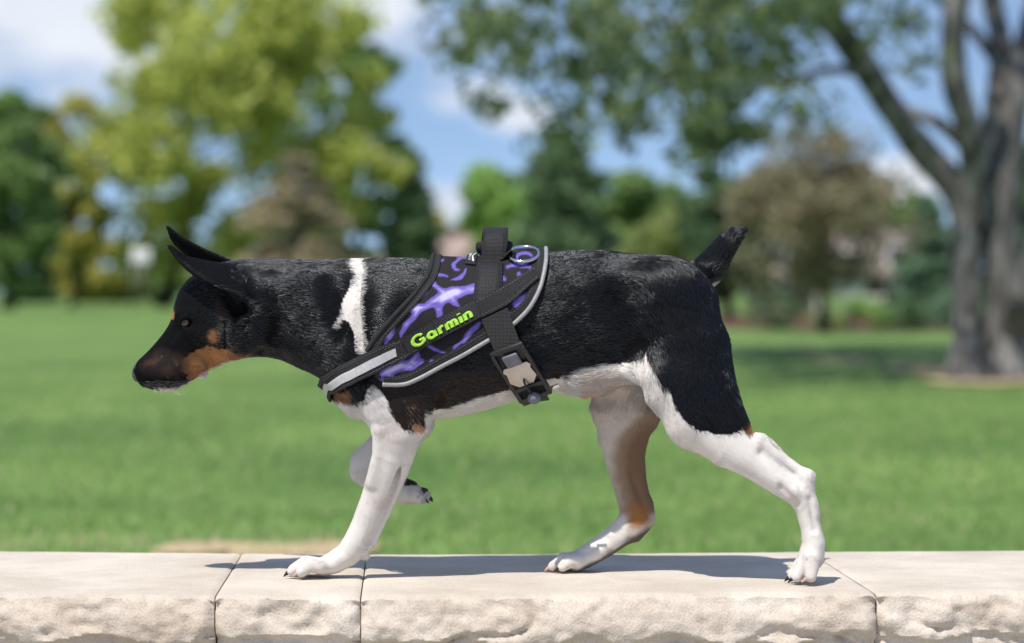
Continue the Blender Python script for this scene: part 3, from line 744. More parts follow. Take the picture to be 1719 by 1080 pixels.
LIDS = [([(302, 545, z * .0370, 2.6, .0026), (305, 536.5, z * .0400, 3.4, .003), (314, 533.0, z * .0425, 3.8, .003), (323, 536, z * .0428, 3.2, .0026), (327, 541, z * .0415, 2.4, .002)], .0025) for z in (-1, 1)] + \
       [([(302, 545, z * .0370, 2.2, .002), (308, 552, z * .0395, 2.4, .0022), (317, 552, z * .0410, 2.4, .0022), (327, 541, z * .0415, 2.2, .002)], .0025) for z in (-1, 1)]
CUTS = [   # grooves
    ([(1048, 505, -.082, 26, .020), (1070, 575, -.080, 20, .020)], .030), ([(455, 560, -.061, 15, .012), (520, 612, -.064, 12, .012)], .020), ([(560, 470, -.066, 14, .012), (580, 560, -.072, 12, .012)], .022),
    ([(314, 541, -.0405, 11, .0065)], .003), ([(314, 541, .0405, 11, .0065)], .003),       # eye sockets
    ([(295, 553, -.037, 7, .006), (283, 566, -.034, 6, .006)], .008), ([(295, 553, .037, 7, .006), (283, 566, .034, 6, .006)], .008),
    ([(394, 516, -.056, 19, .012), (376, 500, -.056, 13, .011), (352, 480, -.058, 7, .009)], .004),                      # inside of the near ear
    ([(1280, 760, -.0905, 6, .008), (1332, 798, -.0895, 6, .009)], .005),                    # hollow before the Achilles tendon
    ([(1312, 818, -.092, 4.5, .006), (1338, 848, -.0905, 4.5, .006)], .005), ([(1360, 838, -.092, 3.5, .006), (1369, 890, -.091, 3.5, .005)], .005),
    ([(606, 640, -.083, 9, .006), (612, 690, -.083, 8, .006)], .012),
    ([(672, 780, -.053, 4, .006), (662, 815, -.0475, 5, .007), (643, 866, -.0395, 5.5, .008), (617, 914, -.0335, 5, .008)], .004),
    ([(1060, 800, .031, 4, .005), (1082, 850, .032, 4, .005)], .006), ([(1020, 905, .030, 3, .004), (985, 928, .028, 3, .004)], .005),
]
NEAR_EAR = ([(428, 468, -.034), (398, 450, -.032), (350, 441, -.036), (308, 430, -.041), (283, 413, -.044)],
            [(420, 500, -.052), (392, 489, -.069), (358, 476, -.073), (326, 460, -.066), (301, 438, -.054), (283, 413, -.044)], .004)
FAR_EAR = ([(400, 446, .022), (372, 433, .034), (340, 419, .042), (308, 402, .046), (291, 390, .048), (282, 382, .049)],
           [(372, 475, .045), (345, 452, .053), (325, 438, .055), (306, 420, .054), (290, 403, .051), (282, 382, .049)], -.010)

def chain_world(ch):
    return [(W(p[0], p[1], p[2]) - np.array([0, DOGY, 0]), p[3] * (DOGY + p[2]) / FOC, p[4]) for p in ch]
def chain_d(P, ch):
    """approximate distance of points P (...,3) [dog space, y = 0 on the midline] to a chain of elliptic cones"""
    c = chain_world(ch)
    if len(c) == 1: c = [c[0], (c[0][0] + 1e-5, c[0][1], c[0][2])]
    best = None
    for (a, ra, ya), (b, rb, yb) in zip(c[:-1], c[1:]):
        ab = b - a; L2 = float(ab @ ab)
        t = np.clip(((P - a) @ ab) / L2, 0, 1)
        dx = P[..., 0] - (a[0] + t * ab[0]); dy = P[..., 1] - (a[1] + t * ab[1]); dz = P[..., 2] - (a[2] + t * ab[2])
        r = ra + t * (rb - ra); ry = ya + t * (yb - ya)
        d = (np.sqrt((dx * dx + dz * dz) / (r * r) + dy * dy / (ry * ry)) - 1) * np.minimum(r, ry)
        best = d if best is None else np.minimum(best, d)
    return best
def smin(a, b, k):
    h = np.maximum(k - np.abs(a - b), 0) / k
    return np.minimum(a, b) - h * h * k * 0.25
def ear_pts(e):
    nu, nv = 60, 30
    A = catmull([W(*p) - np.array([0, DOGY, 0]) for p in e[0]], nu); B = catmull([W(*p) - np.array([0, DOGY, 0]) for p in e[1]], nu)
    v = np.linspace(0, 1, nv)[None, :, None]
    P = A[:, None] * (1 - v) + B[:, None] * v
    ab = B - A; t = np.gradient(A, axis=0); nrm = np.cross(ab, t); nrm /= np.linalg.norm(nrm, axis=1)[:, None] + 1e-9
    if nrm[5, 1] > 0: nrm = -nrm                       # bulge towards -y
    u = np.linspace(0, 1, nu)[:, None, None]
    P = P + nrm[:, None] * (np.sin(v * math.pi) * (1 - u) ** 0.7) * e[2]
    return P.reshape(-1, 3)

VOX = 0.0019
gx0, gx1 = W(212, 0)[0], W(1402, 0)[0]
gy0, gy1 = -0.118, 0.100
gz0, gz1 = -0.006, W(0, 368)[2]
nx, ny, nz = [int(round((b - a) / VOX)) for a, b in ((gx0, gx1), (gy0, gy1), (gz0, gz1))]
GX = (gx0 + VOX * np.arange(nx)).astype(np.float32); GY = (gy0 + VOX * np.arange(ny)).astype(np.float32); GZ = (gz0 + VOX * np.arange(nz)).astype(np.float32)
def trunk_profile(x):
    """x in m (dog space) -> ztop, zbot, hw, wc; smooth"""
    q = TR[:, 0]; xs = (q - 859.5) * S0
    out = []
    for k in range(1, 5):
        v = TR[:, k].copy()
        if k in (1, 2): v = CAMZ + (HOR - v) * S0
        m = np.gradient(v, xs)
        i = np.clip(np.searchsorted(xs, x, side='right') - 1, 0, len(xs) - 2)
        h = xs[i + 1] - xs[i]; t = np.clip((x - xs[i]) / h, 0, 1)
        out.append((2*t**3 - 3*t**2 + 1) * v[i] + (t**3 - 2*t**2 + t) * h * m[i] + (-2*t**3 + 3*t**2) * v[i+1] + (t**3 - t**2) * h * m[i+1])
    return out
def trunk_d(X, Y, Z):
    zt, zb, hw, wc = trunk_profile(X)
    zc = zb + (zt - zb) * wc
    a = np.where(Z > zc, zt - zc, zc - zb); hw = np.maximum(hw, .004); a = np.maximum(a, .004)
    n = 2.15
    r = (np.abs((Z - zc) / a) ** n + np.abs(Y / hw) ** n) ** (1 / n)
    lo, hi = (TR[0, 0] - 859.5) * S0, (TR[-1, 0] - 859.5) * S0
    out = np.maximum(np.maximum(lo - X, X - hi), 0)
    return (r - 1) * np.minimum(a, hw) + out * 1.5
def build_body():
    F = np.empty((nx, ny, nz), np.float32)
    for i0 in range(0, nx, 48):
        sl = slice(i0, min(nx, i0 + 48))
        F[sl] = trunk_d(GX[sl, None, None], GY[None, :, None], GZ[None, None, :])
    def box(ch, pad):
        c = chain_world(ch)
        lo = np.min([p - max(r, ry) for p, r, ry in c], axis=0) - pad; hi = np.max([p + max(r, ry) for p, r, ry in c], axis=0) + pad
        g = np.array([gx0, gy0, gz0])
        i0 = np.maximum(((lo - g) / VOX).astype(int), 0); i1 = np.minimum(((hi - g) / VOX).astype(int) + 2, [nx, ny, nz])
        return tuple(slice(a, b) for a, b in zip(i0, i1))
    def grid(sl):
        return np.stack(np.meshgrid(GX[sl[0]], GY[sl[1]], GZ[sl[2]], indexing='ij'), -1)
    def add(ch, k):
        sl = box(ch, k + .006)
        F[sl] = smin(F[sl], chain_d(grid(sl), ch), k)
    def cut(ch, k):
        sl = box(ch, k + .006)
        F[sl] = -smin(-F[sl], chain_d(grid(sl), ch), k)
    for ch, k in ((NEAR_FORE, .022), (FAR_FORE, .014), (NEAR_HIND, .022), (FAR_HIND, .018), (TAIL, .014)): add(ch, k)
    for ch, k in EXTRA: add(ch, k)
    for grp in (NF_TOES, NH_TOES, FH_TOES, FF_TOES):
        for ch in grp: add(ch, .0026)
    for ch, k in CUTS: cut(ch, k)
    for ch, k in LIDS: add(ch, k)
    for e in (NEAR_EAR, FAR_EAR):
        pts = ear_pts(e).astype(np.float32)
        lo = pts.min(0) - .012; hi = pts.max(0) + .012; g = np.array([gx0, gy0, gz0])
        i0 = np.maximum(((lo - g) / VOX).astype(int), 0); i1 = np.minimum(((hi - g) / VOX).astype(int) + 2, [nx, ny, nz])
        sl = tuple(slice(a, b) for a, b in zip(i0, i1))
        G = grid(sl); sh = G.shape[:3]; Q = G.reshape(-1, 3); D = np.empty(len(Q), np.float32)
        p2 = (pts ** 2).sum(1)
        for j in range(0, len(Q), 20000):
            q = Q[j:j + 20000]
            D[j:j + 20000] = np.sqrt(np.maximum(((q ** 2).sum(1)[:, None] + p2[None] - 2 * q @ pts.T).min(1), 0))
        F[sl] = smin(F[sl], D.reshape(sh) - .0026, .008)
    # soles flat on the stone
    F = np.maximum(F, (-GZ + .0004)[None, None, :])
    import openvdb
    g = openvdb.FloatGrid(background=0.05)
    g.copyFromArray(np.clip(F, -.05, .0499).astype(np.float32))
    pts, quads = g.convertToQuads(0.0)
    V = np.asarray(pts, float) * VOX + np.array([gx0, gy0, gz0])
    return V, np.asarray(quads).astype(np.int32)
BV, BF = build_body()
_e = np.cross(BV[BF[:, 2]] - BV[BF[:, 0]], BV[BF[:, 3]] - BV[BF[:, 1]])
_c = BV[BF].mean(1)
if (_e[:, 2] * (_c[:, 2] > .3)).sum() < 0: BF = BF[:, ::-1].copy(); _e = -_e
# light smoothing of the voxel steps
def vsmooth(V, F, it):
    E = np.concatenate([F[:, [0, 1]], F[:, [1, 2]], F[:, [2, 3]], F[:, [3, 0]]])
    cnt = np.bincount(E.ravel(), minlength=len(V)).astype(float)
    for _ in range(it):
        acc = np.zeros_like(V)
        for k in range(3):
            acc[:, k] = np.bincount(E[:, 0], V[E[:, 1], k], len(V)) + np.bincount(E[:, 1], V[E[:, 0], k], len(V))
        V = V * .5 + .5 * acc / cnt[:, None]
    return V
BV = vsmooth(BV, BF, 3)
BN = np.zeros_like(BV)
_e = np.cross(BV[BF[:, 2]] - BV[BF[:, 0]], BV[BF[:, 3]] - BV[BF[:, 1]])
for k in range(4):
    for a in range(3): BN[:, a] += np.bincount(BF[:, k], _e[:, a], len(BV))
BN /= np.linalg.norm(BN, axis=1)[:, None] + 1e-12

# --- coat colours, in the dog's own side plan (q = photo-like units on the midplane)
def inpoly(q, poly):
    x, y = q[:, 0], q[:, 1]; r = np.zeros(len(q), bool); n = len(poly)
    for i in range(n):
        x0, y0 = poly[i]; x1, y1 = poly[(i + 1) % n]
        c = ((y0 > y) != (y1 > y)) & (x < (x1 - x0) * (y - y0) / (y1 - y0 + 1e-12) + x0)
        r ^= c
    return r
BLACK = np.array([.0032, .0032, .0038]); WHITE = np.array([.615, .585, .55]); TAN = np.array([.29, .135, .052]); BROWN = np.array([.085, .045, .022])
GREY = np.array([.16, .15, .15]); TAUPE = np.array([.33, .25, .185]); PINK = np.array([.62, .38, .30]); DKBROWN = np.array([.03, .018, .011])
P_STRIPE = [(580, 430), (603, 430), (613, 452), (612, 478), (610, 500), (612, 530), (616, 560), (619, 592), (604, 592), (600, 560), (591, 540), (580, 534), (569, 550), (563, 550), (575, 528), (581, 505), (592, 480), (595, 462), (588, 448)]
P_BELLY = [(706, 700), (712, 690), (760, 680), (800, 667), (840, 655), (870, 648), (905, 640), (930, 634), (955, 621), (990, 614), (1020, 611), (1050, 607), (1072, 602), (1080, 590), (1086, 612), (1098, 634), (1112, 652), (1124, 676),
           (1138, 700), (1160, 714), (1185, 722), (1215, 724), (1232, 716), (1245, 700), (1270, 716), (1300, 740), (1420, 780), (1420, 1000), (1100, 1000), (1000, 760), (700, 760)]
P_FRONT = [(545, 668), (570, 664), (590, 672), (604, 674), (618, 668), (622, 650), (634, 640), (648, 656), (660, 680), (672, 704), (686, 716), (700, 720), (720, 730), (730, 1000), (440, 1000), (500, 800), (560, 700)]
P_CHEEK = [(312, 600), (330, 594), (342, 584), (352, 580), (372, 583), (392, 584), (400, 592), (412, 598), (432, 603), (400, 618), (370, 630), (345, 648), (318, 648), (322, 628), (308, 622)]
P_CHIN = [(250, 660), (262, 651), (290, 651), (315, 644), (338, 631), (352, 621), (380, 607), (402, 604), (420, 604), (420, 612), (380, 640), (300, 680)]
P_MUZZLE = [(236, 606), (262, 582), (286, 568), (300, 578), (318, 600), (330, 612), (338, 634), (300, 660), (240, 660)]
def coat(P, jitter=0.0):
    """albedo for points in dog space"""
    n = len(P)
    q = np.stack([P[:, 0] / S0 + 859.5, HOR - (P[:, 2] - CAMZ) / S0], 1)
    wob = np.stack([fbm(P * 90, 3, 3), fbm(P * 90, 3, 9)], 1) - .5
    qq = q + wob * 10 + (rng.normal(size=(n, 2)) * jitter if jitter else 0)
    rnd = rng.random(n) if jitter else fbm(P * 400, 2, 5)
    c = np.tile(BLACK, (n, 1)); c = c * (0.8 + 0.5 * fbm(P * 60, 3, 31))[:, None]
    d = np.stack([chain_d(P, NEAR_FORE), chain_d(P, FAR_FORE), chain_d(P, NEAR_HIND), chain_d(P, FAR_HIND), np.full(n, .004)], 1)
    d[HOR - (P[:, 2] - CAMZ) / S0 > 790, 4] = 9.0
    part = d.argmin(1)
    near = P[:, 1] < 0
    # lower chest browner
    br = (qq[:, 1] > 620) & (qq[:, 0] > 640) & (qq[:, 0] < 1000); c[br] = BLACK * .45 + DKBROWN * .55
    s = inpoly(qq - wob * 9, P_STRIPE); c[s] = WHITE
    s = inpoly(qq, P_BELLY) & (part != 3) & ~((part == 1)); c[s] = WHITE
    # belly towards the groin: bare, warmer
    s2 = s & (np.abs(P[:, 1]) < .05) & (qq[:, 0] > 960) & (qq[:, 0] < 1120) & (qq[:, 1] > 622); c[s2] = WHITE * .55 + TAUPE * .35 + PINK * .1
    s2 = s & (q[:, 0] > 965) & (q[:, 0] < 985) & (q[:, 1] > 652) & (np.abs(P[:, 1]) < .02); c[s2] = PINK
    # black and tan behind the thigh
    s = inpoly(qq, [(1234, 716), (1244, 696), (1254, 684), (1300, 742), (1284, 744), (1262, 726)]) & (part == 2)
    c[s] = TAN * .75 + BROWN * .25
    s = inpoly(qq, P_FRONT) & (part != 1); c[s] = WHITE
    s = (qq[:, 0] > 686) & (qq[:, 0] < 716) & (qq[:, 1] > 668) & (qq[:, 1] < 716) & ~inpoly(qq, P_FRONT) & (P[:, 1] < -.03); c[s] = np.where(rnd[s, None] > .2, DKBROWN * .6 + BLACK * .4, TAUPE * .6)
    s = ((qq[:, 0] - 706) ** 2 + (qq[:, 1] - 716) ** 2 < 8 ** 2) & near; c[s] = TAN * .6 + PINK * .4
    s = (qq[:, 0] > 560) & (qq[:, 0] < 592) & (qq[:, 1] > 650) & (qq[:, 1] < 672) & (part != 1); c[s] = TAN * .55 + BROWN * .45
    # forelegs
    s = part == 1; c[s & (q[:, 1] > 668)] = WHITE * .9
    s = (part == 1) & (q[:, 0] > 700) & (q[:, 1] > 808); c[s & (rnd > .6)] = GREY * 1.8
    s = (part == 1) & (q[:, 0] > 676) & (qq[:, 1] < 818) & (q[:, 1] > 800); c[s] = DKBROWN
    s = (part == 0) & (q[:, 1] > 720); c[s] = WHITE * (0.93 + .1 * fbm(P[s] * 50, 3, 8))[:, None]
    # far hind leg, inner side
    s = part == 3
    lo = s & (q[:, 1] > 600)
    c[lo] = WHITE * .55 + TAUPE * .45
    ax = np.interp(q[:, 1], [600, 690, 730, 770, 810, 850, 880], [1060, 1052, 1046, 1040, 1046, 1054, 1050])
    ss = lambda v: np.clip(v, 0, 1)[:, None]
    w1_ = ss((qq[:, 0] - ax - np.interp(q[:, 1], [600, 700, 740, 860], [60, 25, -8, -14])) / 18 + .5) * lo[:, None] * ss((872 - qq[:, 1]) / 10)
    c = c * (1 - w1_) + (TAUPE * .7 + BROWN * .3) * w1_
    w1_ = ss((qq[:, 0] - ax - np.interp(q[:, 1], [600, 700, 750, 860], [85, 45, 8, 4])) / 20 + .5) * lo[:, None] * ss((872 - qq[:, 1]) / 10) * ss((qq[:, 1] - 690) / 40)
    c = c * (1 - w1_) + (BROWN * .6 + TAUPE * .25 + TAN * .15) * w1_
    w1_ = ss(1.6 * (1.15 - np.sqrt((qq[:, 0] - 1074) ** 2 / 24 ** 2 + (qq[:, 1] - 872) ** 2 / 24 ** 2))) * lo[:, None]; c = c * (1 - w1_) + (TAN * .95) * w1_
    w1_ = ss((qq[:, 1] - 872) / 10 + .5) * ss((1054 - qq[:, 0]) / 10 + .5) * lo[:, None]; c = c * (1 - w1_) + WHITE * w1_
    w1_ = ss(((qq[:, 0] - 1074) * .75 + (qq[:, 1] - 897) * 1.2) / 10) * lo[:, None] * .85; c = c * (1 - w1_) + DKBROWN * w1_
    lg = (q[:, 1] > 700) & (c[:, 0] > .5)
    mo = np.clip((fbm(P * 45, 4, 88) - .47) * 3.2, 0, 1)[:, None] * .42; c = np.where(lg[:, None], c * (1 - mo) + np.array([.44, .37, .34]) * mo, c)
    pk = lg & (q[:, 1] > 948) & (fbm(P * 150, 2, 95) > .66); c[pk] = PINK * .6 + WHITE * .4
    # white under the tail
    s = (q[:, 0] > 1184) & (np.abs(P[:, 1]) < .022) & (q[:, 1] > 478) & (q[:, 1] < 560); c[s] = WHITE * .9
    # head
    hd = q[:, 0] < 460
    s = hd & inpoly(q + wob * 8 + (rng.normal(size=(n, 2)) * jitter * 2.6 if jitter else 0), P_CHEEK)
    w1_ = np.interp(q[:, 0], [308, 352], [.12, 1])[:, None] * s[:, None]
    c = c * (1 - w1_) + TAN * (0.72 + .45 * fbm(P * 120, 3, 12))[:, None] * w1_
    w1_ = np.clip(2.2 * (1.1 - np.sqrt((q[:, 0] + wob[:, 0] * 8 - 366) ** 2 / 9 ** 2 + (q[:, 1] + wob[:, 1] * 8 - 564) ** 2 / 13 ** 2)), 0, 1)[:, None] * hd[:, None]; c = c * (1 - w1_) + TAN * .9 * w1_
    s = hd & ((q[:, 0] - 293) ** 2 / 5.5 ** 2 + (q[:, 1] - 529) ** 2 / 8 ** 2 < 1); c[s] = TAN
    s = hd & inpoly(qq, P_MUZZLE)
    tn = fbm(P * 150, 3, 21)
    tw = .26 * np.clip((fbm(P * 75, 3, 23) - .36) * 3.0, 0, 1)[:, None] * np.interp(q[:, 1], [590, 605, 625, 645], [.3, .9, .6, .15])[:, None]
    mz = (TAN * .55 + BROWN * .3) * tw + (BLACK * 2.5 + DKBROWN * .25) * (1 - tw)
    ed = np.clip(1.6 * (1.1 - np.sqrt((q[:, 0] + wob[:, 0] * 12 - 284) ** 2 / 46 ** 2 + (q[:, 1] + wob[:, 1] * 12 - 612) ** 2 / 27 ** 2)), 0, 1)[:, None] * hd[:, None]
    c = c * (1 - ed) + mz * ed
    gz = (rnd > .86) & (ed[:, 0] > .3); c[gz] = GREY * .38
    s = hd & inpoly(qq, P_MUZZLE) & (qq[:, 1] > 632); c[s & (rnd > (.72 if jitter else 9))] = GREY * .8
    s = hd & inpoly(qq, P_CHIN); c[s] = WHITE * .9
    s = hd & (q[:, 0] > 368) & (q[:, 0] < 410) & (q[:, 1] > 500) & (q[:, 1] < 536) & (P[:, 1] < -.050) & (wob[:, 0] > -.05); c[s] = BLACK * .5 + DKBROWN * .6
    # pink between the toes
    return c

dog = empty('dog', (0, DOGY, 0))
tag(dog, 'black, white and tan short-haired dog walking along the stone wall', 'dog')
m_skin, n_, l_, b_ = mat_new('dog_skin')
at_ = N(n_, 'ShaderNodeAttribute', attribute_name='coat'); l_.new(at_.outputs['Color'], b_.inputs['Base Color'])
b_.inputs['Roughness'].default_value = .7; b_.inputs['Specular IOR Level'].default_value = .05
body = mesh_np('body', BV, BF, m_skin, dog)
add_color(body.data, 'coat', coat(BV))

# --- eyes, nose, claws, whiskers
m_eye, n_, l_, b_ = mat_new('eye')
tc = N(n_, 'ShaderNodeTexCoord'); sp = N(n_, 'ShaderNodeVectorMath', operation='DISTANCE'); sp.inputs[1].default_value = (-.35, -.93, .05)
nr = N(n_, 'ShaderNodeVectorMath', operation='NORMALIZE'); l_.new(tc.outputs['Object'], nr.inputs[0]); l_.new(nr.outputs[0], sp.inputs[0])
cr = N(n_, 'ShaderNodeValToRGB'); e = cr.color_ramp.elements
e[0].position = .30; e[0].color = (.003, .002, .002, 1); e[1].position = .36; e[1].color = (.075, .036, .018, 1)
x_ = e.new(.72); x_.color = (.05, .024, .013, 1); x_ = e.new(.80); x_.color = (.01, .007, .006, 1)
l_.new(sp.outputs['Value'], cr.inputs['Fac']); l_.new(cr.outputs['Color'], b_.inputs['Base Color'])
b_.inputs['Roughness'].default_value = .1
def uvsphere(r, nu=20, nv=12):
    vs = []; fs = []
    for i in range(nv + 1):
        t = math.pi * i / nv
        for j in range(nu):
            p = 2 * math.pi * j / nu; vs.append((r * math.sin(t) * math.cos(p), r * math.sin(t) * math.sin(p), r * math.cos(t)))
    for i in range(nv):
        for j in range(nu): fs.append([i * nu + j, (i + 1) * nu + j, (i + 1) * nu + (j + 1) % nu, i * nu + (j + 1) % nu])
    return np.array(vs), fs
for s in (-1, 1):
    v, f = uvsphere(.0078)
    ey = mesh_np('eye', v, f, m_eye, dog)
    p = W(313, 541, s * .0342); ey.location = (p[0], s * .0342, p[2])
    if s > 0: ey.scale = (1, -1, 1)
m_nose = mat_noise('nose_leather', [(.3, (.022, .022, .025)), (.7, (.055, .054, .058))], 60, 3, .42, .5, 900, .0006, .5)
def nose_mesh():
    v, f = uvsphere(1.0, 36, 24)
    v = v.copy()
    # dog space: x forward is -x
    x, y, z = v.T
    w = np.sign(y) * np.abs(y) ** .8
    p = np.stack([x * .0118, w * .0158 * (1 - .22 * (z < 0) * np.abs(z)), z * .0150], 1)
    p[:, 0] += p[:, 2] * .28                                    # leans back at the top
    for sgn in (-1, 1):                                         # nostrils
        cpt = np.array([-.0075, sgn * .0105, -.002])
        dd = np.linalg.norm((p - cpt) / np.array([.0055, .0035, .0040]), axis=1)
        k = np.clip(1 - dd, 0, 1)[:, None]
        p += k * np.array([.0055, -sgn * .0035, 0])
    groove = np.exp(-(p[:, 1] / .0012) ** 2) * (p[:, 2] < .004); p[:, 0] += groove * .0012
    return p, f
v, f = nose_mesh()
nose = mesh_np('nose', v, f, m_nose, dog)
p = W(240, 621); nose.location = (p[0], 0, p[2])
m_claw = mat_noise('claw_horn', [(.3, (.012, .010, .009)), (.7, (.04, .03, .026))], 120, 2, .35)
m_clawp = mat_noise('pale_claw', [(.3, (.45, .26, .2)), (.7, (.55, .38, .3))], 120, 2, .4)
def claw(tip, dirx, y, length=15, r=4.2, mat=None, drop=.55):
    a = W(tip[0], tip[1], y); a[1] -= DOGY
    pts = []
    for t in np.linspace(0, 1, 6):
        pts.append(a + np.array([dirx * length * S0 * t, 0, -length * S0 * drop * t * t]))
    pts = np.array(pts); pts[:, 2] = np.maximum(pts[:, 2], .0012)
    o = MB().tube(pts, r * S0 * np.array([1, 1, .9, .72, .48, .15]), 8).build('claw', mat or m_claw, dog, True)
    return o
for (tp, dx, ys, L, mats) in [
    ([(t[-1][0], t[-1][1] + 1) for t in NF_TOES], -1, [t[-1][2] for t in NF_TOES], 15, (m_clawp, m_claw, m_claw, m_claw)),
    ([(t[-1][0], t[-1][1] + 2) for t in NH_TOES], -1, [t[-1][2] for t in NH_TOES], 15, (m_clawp, m_claw, m_claw, m_claw)),
    ([(t[-1][0], t[-1][1] + 1) for t in FH_TOES], -1, [t[-1][2] for t in FH_TOES], 15, (m_claw, m_clawp, m_claw, m_claw)),
    ([(t[-1][0], t[-1][1]) for t in FF_TOES], 1, [t[-1][2] for t in FF_TOES], 14, (m_claw,) * 4)]:
    for (a, y, mt) in zip(tp, ys, mats): claw(a, dx, y, L, 4.4, mt)
# paw pads of the lifted foot
m_pad = mat_noise('paw_pad', [(.3, (.02, .017, .016)), (.7, (.05, .04, .036))], 80, 3, .7, .4, 500, .0006)
for (a, b, y, r) in [(690, 814, .040, 9), (708, 826, .028, 6), (712, 823, .040, 6), (708, 822, .052, 6)]:
    v, f = uvsphere(r * S0 * 1.05, 14, 10); v = v * np.array([1.1, .9, .62])
    o = mesh_np('paw_pad', v, f, m_pad, dog); p = W(a, b, y); o.location = (p[0], y, p[2])

m_whisk = mat_noise('whisker', [(.4, (.5, .47, .43)), (.6, (.6, .56, .5))], 20, 1, .4)
m_whiskd = mat_noise('dark_whisker', [(.4, (.02, .02, .02)), (.6, (.03, .03, .03))], 20, 1, .4)
wrnd = random.Random(4)
for k in range(11):
    if k < 4: x0, y0, dx, dy, L, mt = 353, 603 + 4 * k, .75, .55 + .1 * k, 34 - 3 * k, m_whiskd
    else: x0, y0, dx, dy, L, mt = 258 + (k - 4) * 9.0, 648 + 3 * math.sin(k * 1.7), .25 + .3 * wrnd.random(), .8, 16 + 18 * wrnd.random(), m_whisk
    a = W(x0, y0, -.016 if k >= 4 else -.034); a[1] -= DOGY
    pts = [a + np.array([dx * L * S0 * t + .2 * L * S0 * t * t * dx, -.010 * t, -dy * L * S0 * t * (1 - .25 * t)]) for t in np.linspace(0, 1, 6)]
    MB().tube(pts, .00022 * np.linspace(1, .3, 6), 4).build('whisker', mt, dog, True)
# ================================================================== the harness
bvh = BVHTree.FromPolygons([Vector(v) for v in BV], [list(map(int, f)) for f in BF])
HX = np.arange(520, 962, 4.0)                        # photo-like columns
HTH = np.arange(-180, 181, 3.0)                      # 0 = camera side, 90 = spine, +-180 = far side, -90 = belly
def axis_z(x):
    zt, zb, _, wc = trunk_profile(np.array([x])); return float(zb[0] + (zt[0] - zb[0]) * .55)
RT = np.zeros((len(HX), len(HTH)))
for i, q in enumerate(HX):
    x = (q - 859.5) * S0; za = axis_z(x)
    for j, th in enumerate(HTH):
        a = math.radians(th); d = Vector((0, -math.cos(a), math.sin(a)))
        o = Vector((x, 0, za)) + d * .25
        h = bvh.ray_cast(o, -d, .25)
        RT[i, j] = .25 - h[3] if h[0] is not None else .06
# pull the table off the legs (the harness lies on the trunk there) and smooth it
zt_, zb_, hw_, wc_ = trunk_profile((HX - 859.5) * S0)
for j, th in enumerate(HTH):
    if -122 < th < -58:
        a = math.radians(th); za = np.array([axis_z((q - 859.5) * S0) for q in HX])
        lim = 1 / np.sqrt((math.cos(a) / hw_) ** 2 + (math.sin(a) / np.maximum(za - zb_, .01)) ** 2) + .010
        RT[:, j] = np.where(HX > 612, np.minimum(RT[:, j], lim), RT[:, j])
for _ in range(3):
    RT[:, :-1] = (np.roll(RT[:, :-1], 1, 1) + 2 * RT[:, :-1] + np.roll(RT[:, :-1], -1, 1)) / 4; RT[:, -1] = RT[:, 0]
    RT[1:-1] = (RT[:-2] + 2 * RT[1:-1] + RT[2:]) / 4
def HP(q, th, off=0.0):
    """arrays of column and angle -> dog-space points on the coat, lifted by off"""
    q = np.asarray(q, float); th = (np.asarray(th, float) + 180) % 360 - 180
    fi = np.clip((q - HX[0]) / 4.0, 0, len(HX) - 1.001); fj = np.clip((th + 180) / 3.0, 0, len(HTH) - 1.001)
    i = fi.astype(int); j = fj.astype(int); a = fi - i; b = fj - j
    R = RT[i, j] * (1-a) * (1-b) + RT[i+1, j] * a * (1-b) + RT[i, j+1] * (1-a) * b + RT[i+1, j+1] * a * b
    x = (q - 859.5) * S0
    zt, zb, _, _ = trunk_profile(x.ravel()); za = (zb + (zt - zb) * .55).reshape(x.shape)
    wr = fbm(np.stack([x.ravel() * 38, np.asarray(th, float).ravel() * .045, 0 * x.ravel()], 1), 2, 19).reshape(x.shape) - .5
    r = R + off + .0032 * wr; t = np.radians(th)
    return np.stack([x, -r * np.cos(t), za + r * np.sin(t)], -1)
def proj(P):
    Y = P[..., 1] + DOGY
    return np.stack([P[..., 0] * FOC / Y + 859.5, HOR - (P[..., 2] - CAMZ) * FOC / Y], -1)
_thn = np.linspace(-92, 92, 185)
def inv(px, py):
    """photo-like position on the camera side -> (column, angle)"""
    q = px
    for _ in range(8):
        P = HP(np.full(185, q), _thn, .005); pr = proj(P)
        lo = int(pr[:, 1].argmax()); hi = int(pr[:, 1].argmin())
        th = float(np.interp(-py, -pr[lo:hi + 1, 1], _thn[lo:hi + 1]))
        q += px - float(np.interp(th, _thn, pr[:, 0]))
        q = min(max(q, HX[0]), HX[-1])
    return (q, th)
def curve(pts, n, spine=False):
    """smooth curve in (column, angle) from photo-like points; spine=True sets the first point on the spine"""
    c = [inv(*p) for p in pts]
    if spine: c[0] = (c[0][0], 90.0)
    c = np.array(c); k = np.array([1, .9])          # weigh degrees about like columns
    return catmull(c * k, n) / k
harness = empty('dog_harness', (0, DOGY, 0))
tag(harness, 'purple flame print dog harness with lime green name patch and handle', 'harness')
